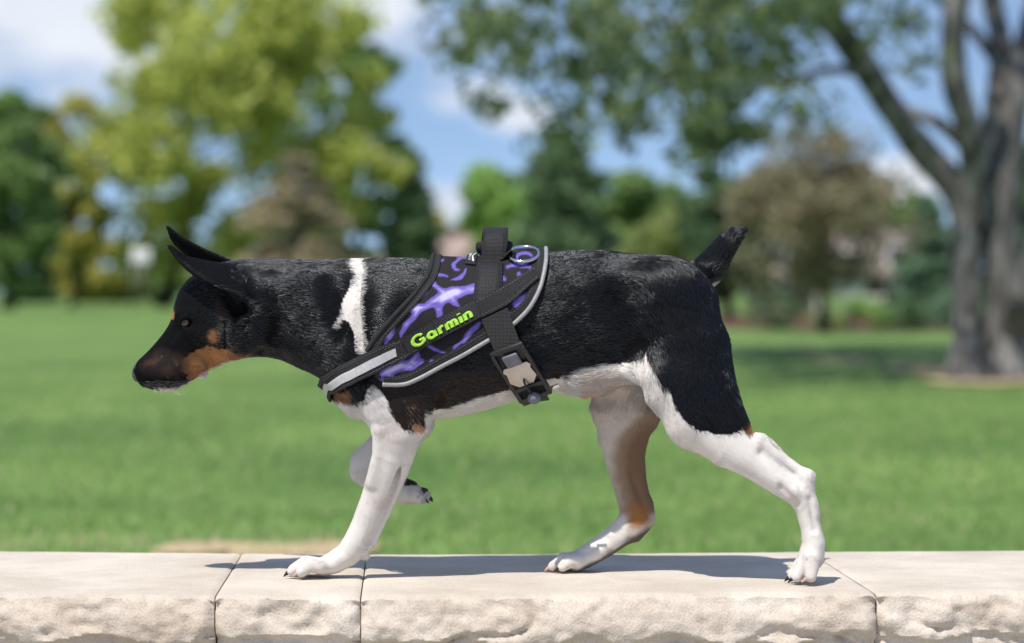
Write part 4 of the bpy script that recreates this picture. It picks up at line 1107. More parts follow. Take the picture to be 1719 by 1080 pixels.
def fabric(name, cols, rough=.85, weave=1400, strength=.5, spec=.25):
    m, n, l, b = mat_new(name)
    tc = N(n, 'ShaderNodeTexCoord')
    w1 = N(n, 'ShaderNodeTexWave', wave_type='BANDS', bands_direction='DIAGONAL'); w1.inputs['Scale'].default_value = weave / 6.28; w1.inputs['Distortion'].default_value = .6
    no = N(n, 'ShaderNodeTexNoise'); no.inputs['Scale'].default_value = weave * .7; no.inputs['Detail'].default_value = 3
    l.new(tc.outputs['Object'], w1.inputs['Vector']); l.new(tc.outputs['Object'], no.inputs['Vector'])
    mx = N(n, 'ShaderNodeMath', operation='ADD'); l.new(w1.outputs['Fac'], mx.inputs[0]); l.new(no.outputs['Fac'], mx.inputs[1])
    bp = N(n, 'ShaderNodeBump'); bp.inputs['Strength'].default_value = strength; bp.inputs['Distance'].default_value = .0006
    l.new(mx.outputs[0], bp.inputs['Height']); l.new(bp.outputs['Normal'], b.inputs['Normal'])
    cr = N(n, 'ShaderNodeValToRGB'); cr.color_ramp.elements[0].position = .35; cr.color_ramp.elements[0].color = (*cols[0], 1)
    cr.color_ramp.elements[1].position = .7; cr.color_ramp.elements[1].color = (*cols[1], 1)
    l.new(no.outputs['Fac'], cr.inputs['Fac']); l.new(cr.outputs['Color'], b.inputs['Base Color'])
    b.inputs['Roughness'].default_value = rough; b.inputs['Specular IOR Level'].default_value = spec
    return m
m_bind = fabric('black_binding', ((.010, .010, .011), (.03, .03, .032)))
m_strap = fabric('black_webbing', ((.007, .007, .008), (.024, .024, .026)), .6, 900, .8)
m_velcro = mat_noise('velcro', [(.35, (.006, .006, .007)), (.8, (.05, .05, .052))], 900, 3, .9, 1.0, 1300, .0015)
m_refl = mat_noise('reflective_tape', [(.3, (.34, .34, .35)), (.7, (.44, .44, .45))], 300, 3, .42, .25, 2500, .0004, .6)
m_pipe = mat_noise('reflective_piping', [(.3, (.20, .20, .205)), (.7, (.28, .28, .285))], 200, 3, .5, .2, 2500, .0004, .5)
m_metal = mat_noise('chrome', [(.3, (.55, .55, .56)), (.7, (.7, .7, .71))], 60, 2, .16, .1, 200, .0003, .5, 1.0)
m_plast = mat_noise('black_plastic', [(.3, (.012, .012, .013)), (.7, (.022, .022, .024))], 80, 3, .42, .2, 800, .0003, .4)
m_grey = mat_noise('grey_plastic', [(.3, (.10, .11, .13)), (.7, (.14, .15, .17))], 80, 3, .45, .2, 800, .0003, .4)
m_lime = mat_noise('lime_thread', [(.3, (.27, .52, .035)), (.7, (.40, .72, .085))], 500, 3, .6, 1.0, 1500, .0012, .3, stretch=(1, 1, .3))

def sheet(name, A, B, off, th, mat, cols=7, closed_rows=True):
    """ruled sheet between two (column, angle) edge curves of equal length; a slab of thickness th"""
    n = len(A); u = np.linspace(0, 1, cols)[None, :, None]
    G = A[:, None] * (1 - u) + B[:, None] * u
    top = HP(G[..., 0], G[..., 1], off + th); bot = HP(G[..., 0], G[..., 1], off)
    # round the long edges a little
    v = np.concatenate([top.reshape(-1, 3), bot.reshape(-1, 3)]); m = n * cols
    f = []
    for i in range(n - 1):
        for j in range(cols - 1):
            a = i * cols + j; f.append([a, a + cols, a + cols + 1, a + 1]); f.append([m + a, m + a + 1, m + a + cols + 1, m + a + cols])
        a = i * cols; f.append([a, m + a, m + a + cols, a + cols]); a = i * cols + cols - 1; f.append([a, a + cols, m + a + cols, m + a])
    for j in range(cols - 1):
        f.append([j, j + 1, m + j + 1, m + j]); a = (n - 1) * cols + j; f.append([a, m + a, m + a + 1, a + 1])
    o = mesh_np(name, v, f, mat, harness, True)
    bm = bmesh.new(); bm.from_mesh(o.data); bmesh.ops.recalc_face_normals(bm, faces=bm.faces); bm.to_mesh(o.data); bm.free()
    sm = o.modifiers.new('edges', 'EDGE_SPLIT'); sm.split_angle = math.radians(50)
    return o
def mirror(c):
    m = c.copy(); m[:, 1] = 180 - m[:, 1]; return m
def both(c):
    """camera side curve that starts on the spine -> whole curve, far side first reversed"""
    return np.concatenate([c[::-1], mirror(c)[1:]])
# panel
nS, nC = 150, 150
FRONT = [(729, 441), (722, 462), (706, 486), (680, 515), (652, 545), (630, 572), (622, 596), (626, 622), (636, 638)]
REAR = [(914, 424), (912, 450), (905, 478), (890, 508), (866, 534), (832, 558), (795, 580), (750, 605), (705, 629), (672, 641), (645, 642)]
cF = both(curve(FRONT, nS, True)); cR = both(curve(REAR, nS, True))
u = np.linspace(0, 1, nC)[None, :, None]
G = cF[:, None] * (1 - u) + cR[:, None] * u
PP = HP(G[..., 0], G[..., 1], .0055)
rows = len(cF)
idx = np.arange(rows * nC).reshape(rows, nC)
fq = np.stack([idx[:-1, :-1], idx[:-1, 1:], idx[1:, 1:], idx[1:, :-1]], -1).reshape(-1, 4)
# the print: flame shapes, each a stroke of (px, py, half width); mirrored over the spine
FL = [[(712, 513, 4), (738, 505, 12), (752, 495, 13), (775, 489, 10), (799, 484, 8)], [(745, 495, 9), (735, 484, 5), (727, 474, 5), (727, 465, 4.5), (738, 461, 3), (752, 463, 1.5)],
      [(752, 497, 9), (762, 508, 6), (770, 514, 2)], [(738, 505, 10), (737, 520, 7), (738, 530, 5)],
      [(686, 520, 4), (700, 517, 9), (712, 516, 6), (722, 510, 4), (725, 503, 2)], [(700, 520, 7), (695, 532, 6), (684, 543, 6), (676, 553, 5), (673, 566, 2)],
      [(662, 545, 2), (659, 555, 6), (652, 565, 8), (658, 556, 6), (645, 575, 3)],
      [(785, 432, 3), (768, 436, 3), (760, 443, 4), (764, 450, 3), (772, 454, 1.2)], [(742, 438, 3), (732, 444, 2.5), (726, 448, 2)],
      [(634, 632, 4), (650, 626, 9), (672, 616, 11), (690, 614, 9), (706, 608, 5)], [(690, 612, 9), (700, 598, 5), (702, 590, 3)], [(655, 630, 6), (640, 640, 4)],
      [(718, 580, 4), (728, 586, 4), (748, 592, 1.5)], [(778, 575, 4), (786, 562, 6), (798, 550, 5), (806, 542, 3)],
      [(866, 512, 6), (874, 502, 6.5), (884, 494, 4)], [(856, 528, 3), (848, 540, 2)], [(852, 448, 4), (868, 445, 4), (884, 446, 3), (896, 451, 1)],
      [(866, 436, 3), (870, 428, 3), (884, 424, 3), (896, 429, 1)], [(870, 462, 2), (872, 458, 2.5), (876, 466, 1)], [(722, 606, 3), (725, 603, 2)],
      [(708, 478, 1.5), (714, 486, 4), (708, 498, 3), (698, 505, 1)], [(756, 470, 1), (766, 468, 3.5), (778, 462, 3), (784, 452, 1)], [(640, 600, 2), (650, 604, 4), (664, 600, 2)], [(735, 625, 1), (728, 612, 4), (738, 602, 3)], [(762, 590, 1), (764, 582, 3.5), (774, 576, 1.5)], [(885, 470, 1.5), (893, 478, 4), (888, 488, 1.5)], [(812, 470, 3), (830, 462, 7), (846, 470, 4)], [(770, 545, 3), (752, 550, 6), (742, 560, 4)]]
Pm = PP.reshape(-1, 3).copy(); Pm[:, 1] = -np.abs(Pm[:, 1]); pq = proj(Pm)
pq = pq + (np.stack([fbm(Pm * 90, 2, 41), fbm(Pm * 90, 2, 42)], 1) - .5) * 6
best = np.full(len(pq), -30.0)
for st in FL:
    st = catmull(st, max(8, 6 * len(st))); one = np.full(len(pq), -30.0)
    for a, b in zip(st[:-1], st[1:]):
        ab = b[:2] - a[:2]; t = np.clip(((pq - a[:2]) @ ab) / (ab @ ab + 1e-9), 0, 1)
        d = np.linalg.norm(pq - (a[:2] + t[:, None] * ab), axis=1); r = np.maximum((a[2] + t * (b[2] - a[2])) * .82, .3)
        one = np.maximum(one, r - d)
    best = -smin(-best, -one, 5.0)
k0 = np.clip(best / 1.2 + .5, 0, 1)[:, None]; core = np.clip((best - 2.6) / 4.0, 0, 1)[:, None] * np.clip((fbm(Pm * 70, 3, 77) - .36) * 5, 0, 1)[:, None]
pc = np.array([.012, .010, .012]) * (1 - k0) + k0 * (np.array([.118, .085, .36]) * (1 - core) + np.array([.44, .40, .66]) * core)
panel = mesh_np('vest_panel', PP.reshape(-1, 3), fq, None, harness)
add_color(panel.data, 'print', pc)
m_print = fabric('printed_fabric', ((.5, .5, .5), (1, 1, 1)), .8, 1600, .35)
n_ = m_print.node_tree.nodes; l_ = m_print.node_tree.links; b_ = n_['Principled BSDF']
a_ = N(n_, 'ShaderNodeAttribute', attribute_name='print'); l_.new(a_.outputs['Color'], b_.inputs['Base Color'])
panel.data.materials.append(m_print)
so = panel.modifiers.new('thick', 'SOLIDIFY'); so.thickness = .003; so.offset = -1
bm = bmesh.new(); bm.from_mesh(panel.data); bmesh.ops.recalc_face_normals(bm, faces=bm.faces)
if sum((f.normal.z for f in bm.faces if f.calc_center_median().z > .34)) < 0: bmesh.ops.reverse_faces(bm, faces=bm.faces)
bm.to_mesh(panel.data); bm.free()
# bindings and piping along the edges
def inset(cA, cB, k):
    return cA * (1 - k) + cB * k
cF2 = both(curve([(741, 439), (734, 464), (716, 491), (690, 521), (662, 551), (641, 577), (634, 598), (634, 620), (640, 634)], nS, True))
cR2 = both(curve([(903, 425), (900, 449), (894, 474), (880, 502), (857, 526), (825, 549), (789, 571), (745, 596), (702, 619), (670, 631), (645, 632)], nS, True))
sheet('front_binding', cF, cF2, .0050, .0022, m_bind, 5)
sheet('rear_binding', cR2, cR, .0050, .0020, m_bind, 5)
t_ = both(curve([(716 + 11, 442), (719, 462), (703, 486), (677, 515), (649, 545), (627, 572), (616, 590)], nS, True))
MB().tube(HP(t_[:, 0], t_[:, 1], .0062), .0030, 8).build('front_piping', m_bind, harness, True)
t_ = both(curve([(917, 423), (915, 450), (908, 480), (893, 511), (869, 538), (835, 562), (798, 584), (752, 609), (707, 633), (674, 645), (642, 645)], nS, True))
MB().tube(HP(t_[:, 0], t_[:, 1], .0060), .0026, 8).build('reflective_piping', m_pipe, harness, True)
# chest strap: from the panel round the front of the chest
def chest(edge, n=60):
    c = np.array([inv(*p) for p in edge]); c = catmull(c, n)
    return np.concatenate([c, mirror(c)[::-1]]) if False else c
TOPE = [(662, 572), (636, 582), (610, 593), (585, 605), (560, 618), (541, 629)]
BOTE = [(668, 604), (645, 616), (620, 628), (597, 638), (575, 648), (558, 655)]
def around(edge, endx):
    c = [inv(*p) for p in edge]; c = c + [(endx, -90.0)]
    c = catmull(np.array(c), 50); return np.concatenate([c, mirror(c)[::-1][1:] * np.array([1, 1]) + np.array([0, -360 * 0])])
cT = around(TOPE, 533); cB = around(BOTE, 552)
sheet('chest_strap', cT, cB, .0075, .0030, m_bind, 9)
sheet('reflective_band', cT * .64 + cB * .36, cT * .26 + cB * .74, .0106, .0008, m_refl, 5)
# the name in strokes, one em high: G a r m i n
def arc(cx, cy, rx, ry, a0, a1, n=9):
    return [(cx + rx * math.cos(math.radians(t)), cy + ry * math.sin(math.radians(t))) for t in np.linspace(a0, a1, n)]
GLYPHS = [arc(.44, .5, .34, .40, 42, 318, 13) , [(.70, .22), (.76, .42)], [(.76, .44), (.50, .44)],
          arc(1.18, .34, .19, .24, 20, 340, 11), [(1.38, .60), (1.38, .10)], 
          [(1.66, .62), (1.66, .10)], [(1.68, .40), (1.76, .56), (1.92, .58)],
          [(2.10, .62), (2.10, .10)], [(2.11, .42), (2.19, .57), (2.32, .56), (2.37, .42), (2.37, .10)], [(2.38, .42), (2.46, .57), (2.59, .56), (2.64, .42), (2.64, .10)],
          [(2.92, .60), (2.92, .10)], [(2.92, .80), (2.92, .86)],
          [(3.18, .62), (3.18, .10)], [(3.19, .42), (3.28, .57), (3.43, .56), (3.49, .42), (3.49, .10)]]
LW = 3.6
# velcro band along the side, on both sides
for far in (0, 1):
    vt = curve([(645, 582), (690, 560), (740, 533), (800, 506), (850, 481), (899, 452)], 60)
    vb = curve([(658, 612), (700, 590), (752, 560), (812, 533), (858, 509), (905, 470)], 60)
    if far: vt, vb = mirror(vt), mirror(vb)
    else: vt_near, vb_near = vt, vb
    sheet('velcro_band', vt, vb, .0080, .0024, m_velcro, 7)
    # name patch
    pt = curve([(674, 569), (735, 538), (796, 508)], 40); pb = curve([(687, 594), (748, 563), (808, 533)], 40)
    if far: pt, pb = mirror(pt), mirror(pb)
    patch = sheet('name_patch', pt, pb, .0108, .0018, m_strap, 7)
    def lp(u, v):
        """patch coordinates (em along, em up) -> (column, angle)"""
        uu = .085 + .83 * u / LW; vv = .84 - .66 * v
        if far: uu = 1 - uu
        ft = uu * 39; i = int(min(max(ft, 0), 38)); a = ft - i
        ct = pt[i] * (1 - a) + pt[i + 1] * a; cb = pb[i] * (1 - a) + pb[i + 1] * a
        return ct * (1 - vv) + cb * vv
    for st in GLYPHS:
        st = np.array(st); c = catmull(st, 10 * len(st)) if len(st) > 2 else np.linspace(st[0], st[-1], 8)
        # a raised satin-stitched bar along the stroke
        sc = np.array([1.0, 1.0]); T = np.gradient(c, axis=0); T /= np.linalg.norm(T, axis=1)[:, None]; Q = np.stack([-T[:, 1], T[:, 0]], 1)
        hw2 = .112; c[0] -= T[0] * .02; c[-1] += T[-1] * .02
        prof = [(-1, 0), (-.92, .55), (-.6, .9), (0, 1.0), (.6, .9), (.92, .55), (1, 0)]
        v = []; f = []
        cc = np.array([lp(*(c[k] + Q[k] * a * hw2)) for k in range(len(c)) for a, h in prof])
        hh = np.array([.0124 + .0020 * h for k in range(len(c)) for a, h in prof])
        v = HP(cc[:, 0], cc[:, 1], hh)
        m = len(prof)
        for k in range(len(c) - 1):
            for j in range(m - 1): f.append([k * m + j, k * m + j + 1, (k + 1) * m + j + 1, (k + 1) * m + j])
        f.append(list(range(m))); f.append([(len(c) - 1) * m + j for j in range(m)][::-1])
        mesh_np('letter_stroke', v, f, m_lime, patch)
# the handle: a loop of webbing that stands up over the spine
def ribbon(name, path, wid, th, mat, rows_rib=0, lean=0.0):
    """flat band along path (n,3), width along x"""
    path = np.asarray(path); n = len(path); T = np.gradient(path, axis=0); T /= np.linalg.norm(T, axis=1)[:, None]
    X = np.array([1.0, 0, 0]); Nn = np.cross(X, T); Nn /= np.linalg.norm(Nn, axis=1)[:, None]
    wid = np.broadcast_to(wid, (n,))
    prof = [(-.5, -.5), (-.5, .5), (-.25, .62), (0, .66), (.25, .62), (.5, .5), (.5, -.5), (.25, -.5), (0, -.5), (-.25, -.5)]
    v = np.concatenate([[path[i] + X * a * wid[i] + Nn[i] * b * th for a, b in prof] for i in range(n)]); k = len(prof)
    f = [[i * k + j, i * k + (j + 1) % k, (i + 1) * k + (j + 1) % k, (i + 1) * k + j] for i in range(n - 1) for j in range(k)]
    o = mesh_np(name, v, f, mat, harness, True)
    bm = bmesh.new(); bm.from_mesh(o.data); bmesh.ops.recalc_face_normals(bm, faces=bm.faces); bm.to_mesh(o.data); bm.free()
    return o
def webbing_mat(name):
    """coarse woven band: ribs in both directions"""
    m, n, l, b = mat_new(name)
    tc = N(n, 'ShaderNodeTexCoord'); hs = []
    for ax, sc in (('X', 640), ('Z', 640)):
        w = N(n, 'ShaderNodeTexWave', wave_type='BANDS', bands_direction=ax); w.inputs['Scale'].default_value = sc / 6.283 * 2; w.inputs['Distortion'].default_value = .8; w.inputs['Detail'].default_value = 1
        l.new(tc.outputs['Object'], w.inputs['Vector']); hs.append(w)
    mu = N(n, 'ShaderNodeMath', operation='MULTIPLY'); l.new(hs[0].outputs['Fac'], mu.inputs[0]); l.new(hs[1].outputs['Fac'], mu.inputs[1])
    bp = N(n, 'ShaderNodeBump'); bp.inputs['Strength'].default_value = .9; bp.inputs['Distance'].default_value = .0012
    l.new(mu.outputs[0], bp.inputs['Height']); l.new(bp.outputs['Normal'], b.inputs['Normal'])
    cr = N(n, 'ShaderNodeValToRGB'); cr.color_ramp.elements[0].color = (.005, .005, .006, 1); cr.color_ramp.elements[1].color = (.032, .032, .035, 1)
    l.new(mu.outputs[0], cr.inputs['Fac']); l.new(cr.outputs['Color'], b.inputs['Base Color'])
    b.inputs['Roughness'].default_value = .5; b.inputs['Specular IOR Level'].default_value = .45
    return m
m_web = webbing_mat('woven_webbing')
def dw(px, py, y):
    p = W(px, py, y); p[1] -= DOGY; return p
lo_ = HP(np.array([819.0, 820.0, 822.0, 823.0]), np.array([22.0, 32.0, 44.0, 56.0]), .0082)
arch = [*lo_, dw(827, 443, -.031), dw(830, 415, -.026), dw(832, 394, -.018), dw(832, 384.5, 0.0), dw(829, 396, .018), dw(826, 418, .026)]
arch.append(HP(np.array([824.0]), np.array([112.0]), .010)[0]); arch.append(HP(np.array([824.0]), np.array([140.0]), .010)[0])
ribbon('handle', catmull(arch, 80), np.linspace(45, 37, 80) * S0, .0030, m_web)
# rolled grip under the loop, across the back
MB().tube([dw(803, 417, .012), dw(822, 414, .006), dw(848, 413, .002), dw(856, 416, 0)], .0072, 12).build('grip_roll', m_bind, harness, True)
# ring and its tab
cx, cy = 880, 427
rp = []
for t in np.linspace(0, 2 * math.pi, 49)[:-1]:
    c_, s_ = math.cos(t), math.sin(t)
    rp.append(dw(cx + 24.5 * np.sign(c_) * abs(c_) ** (.8 if c_ < 0 else 1), cy - 12.5 * s_ - 1.0 * c_, -.034 + .020 * s_))
rp = np.array(rp); rp = np.concatenate([rp, rp[:2]])
MB().tube(rp, .0022, 10, False).build('leash_ring', m_metal, harness, True)
tabp = [dw(840, 438, -.031), dw(850, 428, -.033), dw(858, 421, -.034), dw(863, 428, -.034), dw(858, 436, -.034), dw(845, 443, -.033)]
tp = catmull(np.array(tabp), 24)
v = []; f = []
for i, p in enumerate(tp):
    for yy in (-.009, .009):
        v.append(p + np.array([0, yy, .0])); 
o = mesh_np('ring_tab', v, [[2*i, 2*i+1, 2*i+3, 2*i+2] for i in range(len(tp)-1)], m_strap, harness); s_ = o.modifiers.new('t', 'SOLIDIFY'); s_.thickness = .0025; s_.offset = 0
# stitches along the edges: one mass of thread per seam
m_thread = mat_noise('grey_thread', [(.3, (.05, .05, .055)), (.7, (.09, .09, .095))], 300, 2, .6)
def seam(c, off, name='stitching', step=.0042, r=.00035):
    P = HP(c[:, 0], c[:, 1], off); L = np.concatenate([[0], np.cumsum(np.linalg.norm(np.diff(P, axis=0), axis=1))])
    mb = MB()
    for s0 in np.arange(0, L[-1] - step, step):
        a, b = [np.array([np.interp(v, L, P[:, k]) for k in range(3)]) for v in (s0, s0 + step * .62)]
        mb.tube(np.array([a, b]), r, 4)
    o = mb.build(name, m_thread, harness); o['kind'] = 'stuff'
seam(cF * .35 + cF2 * .65, .0074); seam(cR * .25 + cR2 * .75, .0072)
seam(cT * .90 + cB * .10, .0108); seam(cT * .10 + cB * .90, .0108)
seam(vt_near * .88 + vb_near * .12, .0106); seam(vt_near * .12 + vb_near * .88, .0106)
# small sewn-in label with white marks
la = curve([(786, 430), (781, 446)], 8); lb = curve([(802, 429), (798, 448)], 8)
lab = sheet('sewn_label', la, lb, .0065, .0016, m_bind, 4)
m_white = mat_noise('white_thread', [(.3, (.6, .6, .6)), (.7, (.75, .75, .75))], 400, 2, .7)
def lab_pt(u, v): 
    c = (la[0] * (1 - u) + lb[0] * u) * (1 - v) + (la[-1] * (1 - u) + lb[-1] * u) * v; return HP(np.array([c[0]]), np.array([c[1]]), .0087)[0]
mb = MB()
for k in range(5): mb.tube([lab_pt(.22, .15 + .15 * k), lab_pt(.46, .15 + .15 * k)], .00045, 5)
mb.tube([lab_pt(.85, .15), lab_pt(.66, .4), lab_pt(.60, .55), lab_pt(.70, .85)], .0007, 5); mb.tube([lab_pt(.60, .45), lab_pt(.80, .85)], .0006, 5)
mb.build('label_mark', m_white, lab)
# girth strap: from under the velcro band down to the buckle and under the belly
def girth(edge, endx):
    c = [inv(*p) for p in edge] + [(endx, -90.0)]; c = catmull(np.array(c), 60)
    return np.concatenate([c, mirror(c)[::-1][1:]])
ga = girth([(808, 538), (818, 560), (829, 585), (842, 612), (858, 640), (872, 662)], 882); gb = girth([(852, 518), (862, 545), (872, 570), (885, 598), (902, 627), (914, 645)], 922)
ga2 = ga[:]; sheet('girth_strap', ga, gb, .0085, .0022, m_web, 7)
# buckle, in a frame lying on the flank
bc = [inv(*p) for p in ((856, 590), (880, 625), (896, 648))]
b0 = HP(np.array([bc[0][0]]), np.array([bc[0][1]]), .013)[0]; b1 = HP(np.array([bc[2][0]]), np.array([bc[2][1]]), .014)[0]
uD = (b1 - b0) / np.linalg.norm(b1 - b0); blen = np.linalg.norm(b1 - b0)
bm_ = HP(np.array([bc[1][0]]), np.array([bc[1][1]]), 0)[0]; nD = HP(np.array([bc[1][0]]), np.array([bc[1][1]]), 1.0)[0] - bm_
nD = nD - uD * nD.dot(uD); nD /= np.linalg.norm(nD); vD = np.cross(nD, uD)
if vD[0] < 0: vD = -vD
M3 = np.stack([uD, vD, nD], 1)
def bp_(u, v, n): return b0 + uD * u + vD * v + nD * n
Bk = MB(); Lb = blen
for sgn in (-1, 1): Bk.box(bp_(Lb * .35, sgn * .0185, .002), (Lb * .92, .0045, .006), M3)
Bk.box(bp_(-.008, 0, .001), (.006, .041, .005), M3); Bk.box(bp_(Lb * .35, 0, -.001), (Lb * .9, .037, .003), M3)
Bk.box(bp_(Lb * .80, 0, .0015), (.006, .040, .006), M3); Bk.box(bp_(Lb * 1.08, 0, .0005), (.006, .040, .006), M3)
for sgn in (-1, 1): Bk.box(bp_(Lb * .94, sgn * .0180, .0008), (Lb * .30, .0055, .006), M3)
buckle = Bk.build('buckle', m_plast, harness, False, .0011)
for k in range(4): MB().box(bp_(Lb * (.90 + .04 * k), 0, .0005), (.0014, .028, .002), M3).build('strap_rib', m_web, buckle)
pl = MB()
def prism(pts, n0, n1):
    k = len(pts); v = [bp_(a, b, n0) for a, b in pts] + [bp_(a, b, n1) for a, b in pts]
    pl.add(v, [list(range(k))[::-1], list(range(k, 2 * k))] + [[i, (i + 1) % k, k + (i + 1) % k, k + i] for i in range(k)])
SC_ = 1.12
prism([(SC_ * a_, SC_ * b_) for a_, b_ in [(.012, -.013), (.016, -.0155), (.020, -.0135), (.031, -.0150), (.035, -.0115), (.039, -.008), (.039, .008), (.035, .0115), (.031, .0150), (.020, .0135), (.016, .0155), (.012, .013)]], .0045, .0062)
m_plate = mat_noise('brushed_steel', [(.3, (.38, .355, .33)), (.7, (.50, .47, .44))], 40, 3, .28, .15, 400, .0004, .5, .9)
pl.build('latch_plate', m_plate, buckle, False, .0005)
MB().box(bp_(.006, 0, .0048), (.017, .019, .0045), M3).build('latch_button', m_grey, buckle, False, .0018)
MB().tube([bp_(.036, 0, .007), bp_(.042, 0, .011), bp_(.050, .001, .011), bp_(.056, .001, .010)], .0013, 8).build('pull_cord', m_plast, buckle, True)
v, f = uvsphere(.0078, 18, 12); v = v * np.array([1, 1, .9]); 
kn = mesh_np('pull_knob', v + bp_(.061, .001, .0105), f, m_grey, buckle)
MB().box(bp_(Lb * 1.08, .024, -.004), (.004, .012, .003), M3).build('slider_bar', m_metal, harness, False, .0008)
# ================================================================== the fur: every hair a curve, lying with the coat
T3 = np.concatenate([BF[:, [0, 1, 2]], BF[:, [0, 2, 3]]])
ar = np.linalg.norm(np.cross(BV[T3[:, 1]] - BV[T3[:, 0]], BV[T3[:, 2]] - BV[T3[:, 0]]), axis=1)
NH = 460000
wgt = ar * np.where(BV[T3[:, 0], 1] < .02, 1.0, .55)
ti = rng.choice(len(T3), NH, p=wgt / wgt.sum())
r1 = np.sqrt(rng.random(NH)); r2 = rng.random(NH)
bc3 = np.stack([1 - r1, r1 * (1 - r2), r1 * r2], 1)
HPt = (BV[T3[ti]] * bc3[..., None]).sum(1); HN = (BN[T3[ti]] * bc3[..., None]).sum(1); HN /= np.linalg.norm(HN, axis=1)[:, None] + 1e-9
hq = np.stack([HPt[:, 0] / S0 + 859.5, HOR - (HPt[:, 2] - CAMZ) / S0], 1)
# none under the harness, none on nose, soles and eyes
panel_poly = FRONT + REAR[::-1]
pqh = proj(np.stack([HPt[:, 0], -np.abs(HPt[:, 1]), HPt[:, 2]], 1))
strap_poly = [tuple(p) for p in TOPE] + [(536, 640)] + [tuple(p) for p in BOTE[::-1]]
girth_poly = [(808, 538), (829, 585), (858, 640), (880, 668), (922, 650), (902, 627), (872, 570), (852, 518)]
keep = ~(inpoly(pqh, panel_poly) | inpoly(pqh, strap_poly) | inpoly(pqh, girth_poly))
keep &= ~((np.abs(hq[:, 0] - 240) < 13) & (np.abs(hq[:, 1] - 621) < 15)) & (hq[:, 0] > 231)
keep &= (HPt[:, 2] > .004)
for s in (-1, 1):
    e_ = W(313, 541, s * .0342); e_[1] = s * .0342
    keep &= np.linalg.norm(HPt - e_, axis=1) > .0105
HPt, HN, hq = HPt[keep], HN[keep], hq[keep]; n = len(HPt)
# growth direction
flow = []
def add_flow(ch):
    c = chain_world(ch)
    for (a, ra, _), (b, rb, _) in zip(c[:-1], c[1:]): flow.append((a, b, (ra + rb) / 2))
add_flow([(240, 622, 0, 20, 0), (300, 575, 0, 45, 0), (360, 530, 0, 70, 0), (440, 515, 0, 80, 0), (540, 535, 0, 95, 0), (640, 560, 0, 120, 0), (780, 560, 0, 125, 0), (920, 540, 0, 110, 0), (1060, 520, 0, 95, 0), (1120, 540, 0, 80, 0)])
for ch in (NEAR_FORE[1:], FAR_FORE[1:], NEAR_HIND, FAR_HIND, TAIL): add_flow(ch)
add_flow([(400, 480, -.05, 18, 0), (340, 455, -.05, 16, 0), (283, 413, -.041, 8, 0)]); add_flow([(390, 450, .04, 18, 0), (330, 420, .048, 12, 0), (282, 382, .049, 6, 0)])
add_flow([(1180, 540, 0, 30, 0), (1215, 620, -.03, 40, 0), (1262, 715, -.06, 30, 0)])
D = np.zeros((n, 3))
for a, b, r in flow:
    ab = b - a; t = np.clip(((HPt - a) @ ab) / (ab @ ab), 0, 1)
    dd = np.linalg.norm(HPt - (a + t[:, None] * ab), axis=1) / r
    D += (ab / np.linalg.norm(ab))[None] * (np.exp(-2.2 * dd * dd) + 1e-5)[:, None]
D[:, 2] -= .10 * np.linalg.norm(D, axis=1) * (hq[:, 1] < 700)
D /= np.linalg.norm(D, axis=1)[:, None] + 1e-9
w1 = np.stack([fbm(HPt * 70, 3, 51 + k) for k in range(3)], 1) - .5
w2 = np.stack([vnoise(HPt * 330, 61 + k) for k in range(3)], 1) - .5
kk = np.where((hq[:, 1] > 705) | (hq[:, 0] < 420), .35, 1.0)[:, None]
D = D + w1 * .55 * kk + w2 * .38 * kk + rng.normal(size=(n, 3)) * .09
D -= HN * (D * HN).sum(1)[:, None]; D /= np.linalg.norm(D, axis=1)[:, None] + 1e-9
# length
L = np.full(n, .0082); L = np.where((hq[:, 0] > 555) & (hq[:, 0] < 625), .0068, L)
L = np.where(hq[:, 0] < 420, np.interp(hq[:, 0], [230, 300, 420], [.0026, .0038, .0075]), L)
L = np.where(hq[:, 1] > 640, np.interp(hq[:, 1], [640, 730], [.0085, .0048]), L); L = np.where(hq[:, 1] > 860, .0042, L); L = np.where(hq[:, 1] > 938, .0024, L)
ear = (hq[:, 0] < 400) & (hq[:, 1] < 478) & (np.abs(HPt[:, 1]) > .02) & (hq[:, 1] < 450 + (hq[:, 0] - 300) * .2 + 14); L = np.where(ear, .0030, L)
L = np.where((hq[:, 1] > 610) & (hq[:, 1] < 680) & (hq[:, 0] > 900) & (hq[:, 0] < 1110), .0135, L)
L = np.where((hq[:, 0] > 1185) & (hq[:, 1] > 470) & (hq[:, 1] < 740) & (HN[:, 0] > .55), .0110, L)
L = np.where((hq[:, 0] > 1232) & (hq[:, 1] < 398), .0095, L)
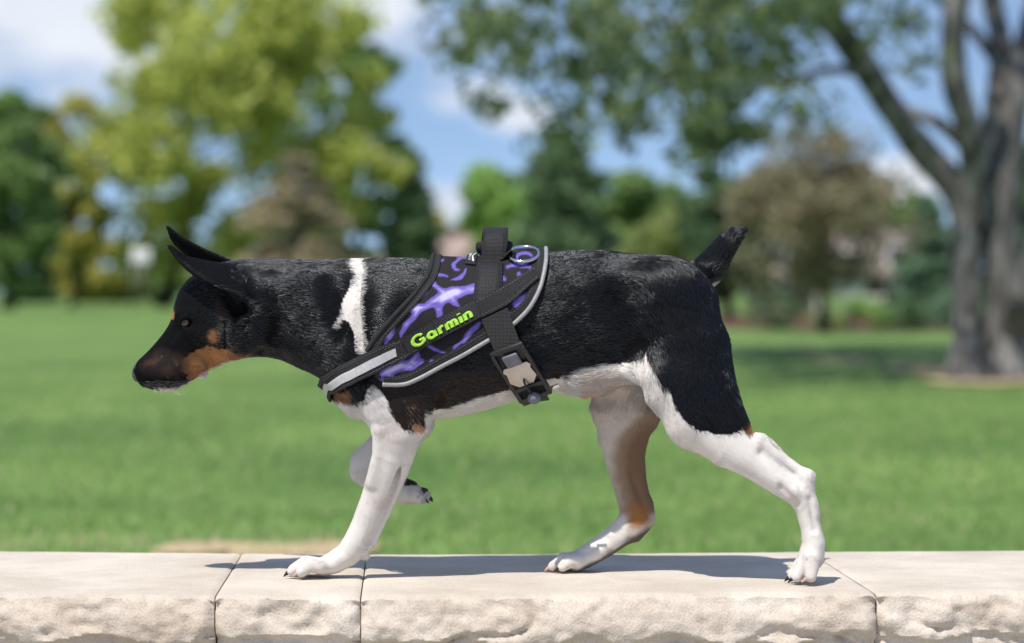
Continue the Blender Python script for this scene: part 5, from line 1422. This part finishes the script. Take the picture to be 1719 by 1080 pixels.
L *= rng.uniform(.65, 1.2, n)
lift = np.full(n, .17); lift = np.where((hq[:, 0] > 1185) & (HN[:, 0] > .55) & (hq[:, 1] > 470), .27, lift); lift = np.where((hq[:, 1] > 720) | (hq[:, 0] < 330), .14, lift)
lift = lift * rng.uniform(.5, 1.5, n) + .22 * kk[:, 0] * (fbm(HPt * 55, 2, 71) - .5)
lift = np.clip(lift, .05, .9)
KP = 4; t = np.linspace(0, 1, KP)[None, :, None]
root = HPt - HN * .0004
pts = root[:, None] + L[:, None, None] * (D[:, None] * t * np.sqrt(1 - np.minimum(lift, .8) ** 2)[:, None, None] + HN[:, None] * lift[:, None, None] * (t - .42 * t * t))
pts[..., 2] = np.maximum(pts[..., 2], .0006)
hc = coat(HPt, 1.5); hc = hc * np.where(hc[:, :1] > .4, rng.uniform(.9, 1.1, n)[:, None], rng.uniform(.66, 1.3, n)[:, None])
cv = bpy.data.hair_curves.new('fur')
cv.add_curves([KP] * n)
cv.attributes['position'].data.foreach_set('vector', pts.astype(np.float32).ravel()) if 'position' in cv.attributes else None
ra = cv.attributes.get('radius') or cv.attributes.new('radius', 'FLOAT', 'POINT')
rad = np.broadcast_to(np.array([.00014, .00014, .00011, .00003])[None], (n, KP)) * np.where(L > .006, 1.0, .8)[:, None]
ra.data.foreach_set('value', rad.astype(np.float32).ravel())
ca = cv.attributes.new('hair_color', 'FLOAT_COLOR', 'CURVE')
c4 = np.ones((n, 4), np.float32); c4[:, :3] = np.clip(hc, 0, .95); ca.data.foreach_set('color', c4.ravel())
m_fur, n_, l_, b_ = mat_new('fur_hair')
a_ = N(n_, 'ShaderNodeAttribute', attribute_name='hair_color'); l_.new(a_.outputs['Color'], b_.inputs['Base Color'])
b_.inputs['Roughness'].default_value = .27; b_.inputs['Specular IOR Level'].default_value = .55; b_.inputs['Specular Tint'].default_value = (.86, .93, 1, 1)
cv.materials.append(m_fur)
fur = bpy.data.objects.new('fur', cv); COL.objects.link(fur); fur.parent = dog
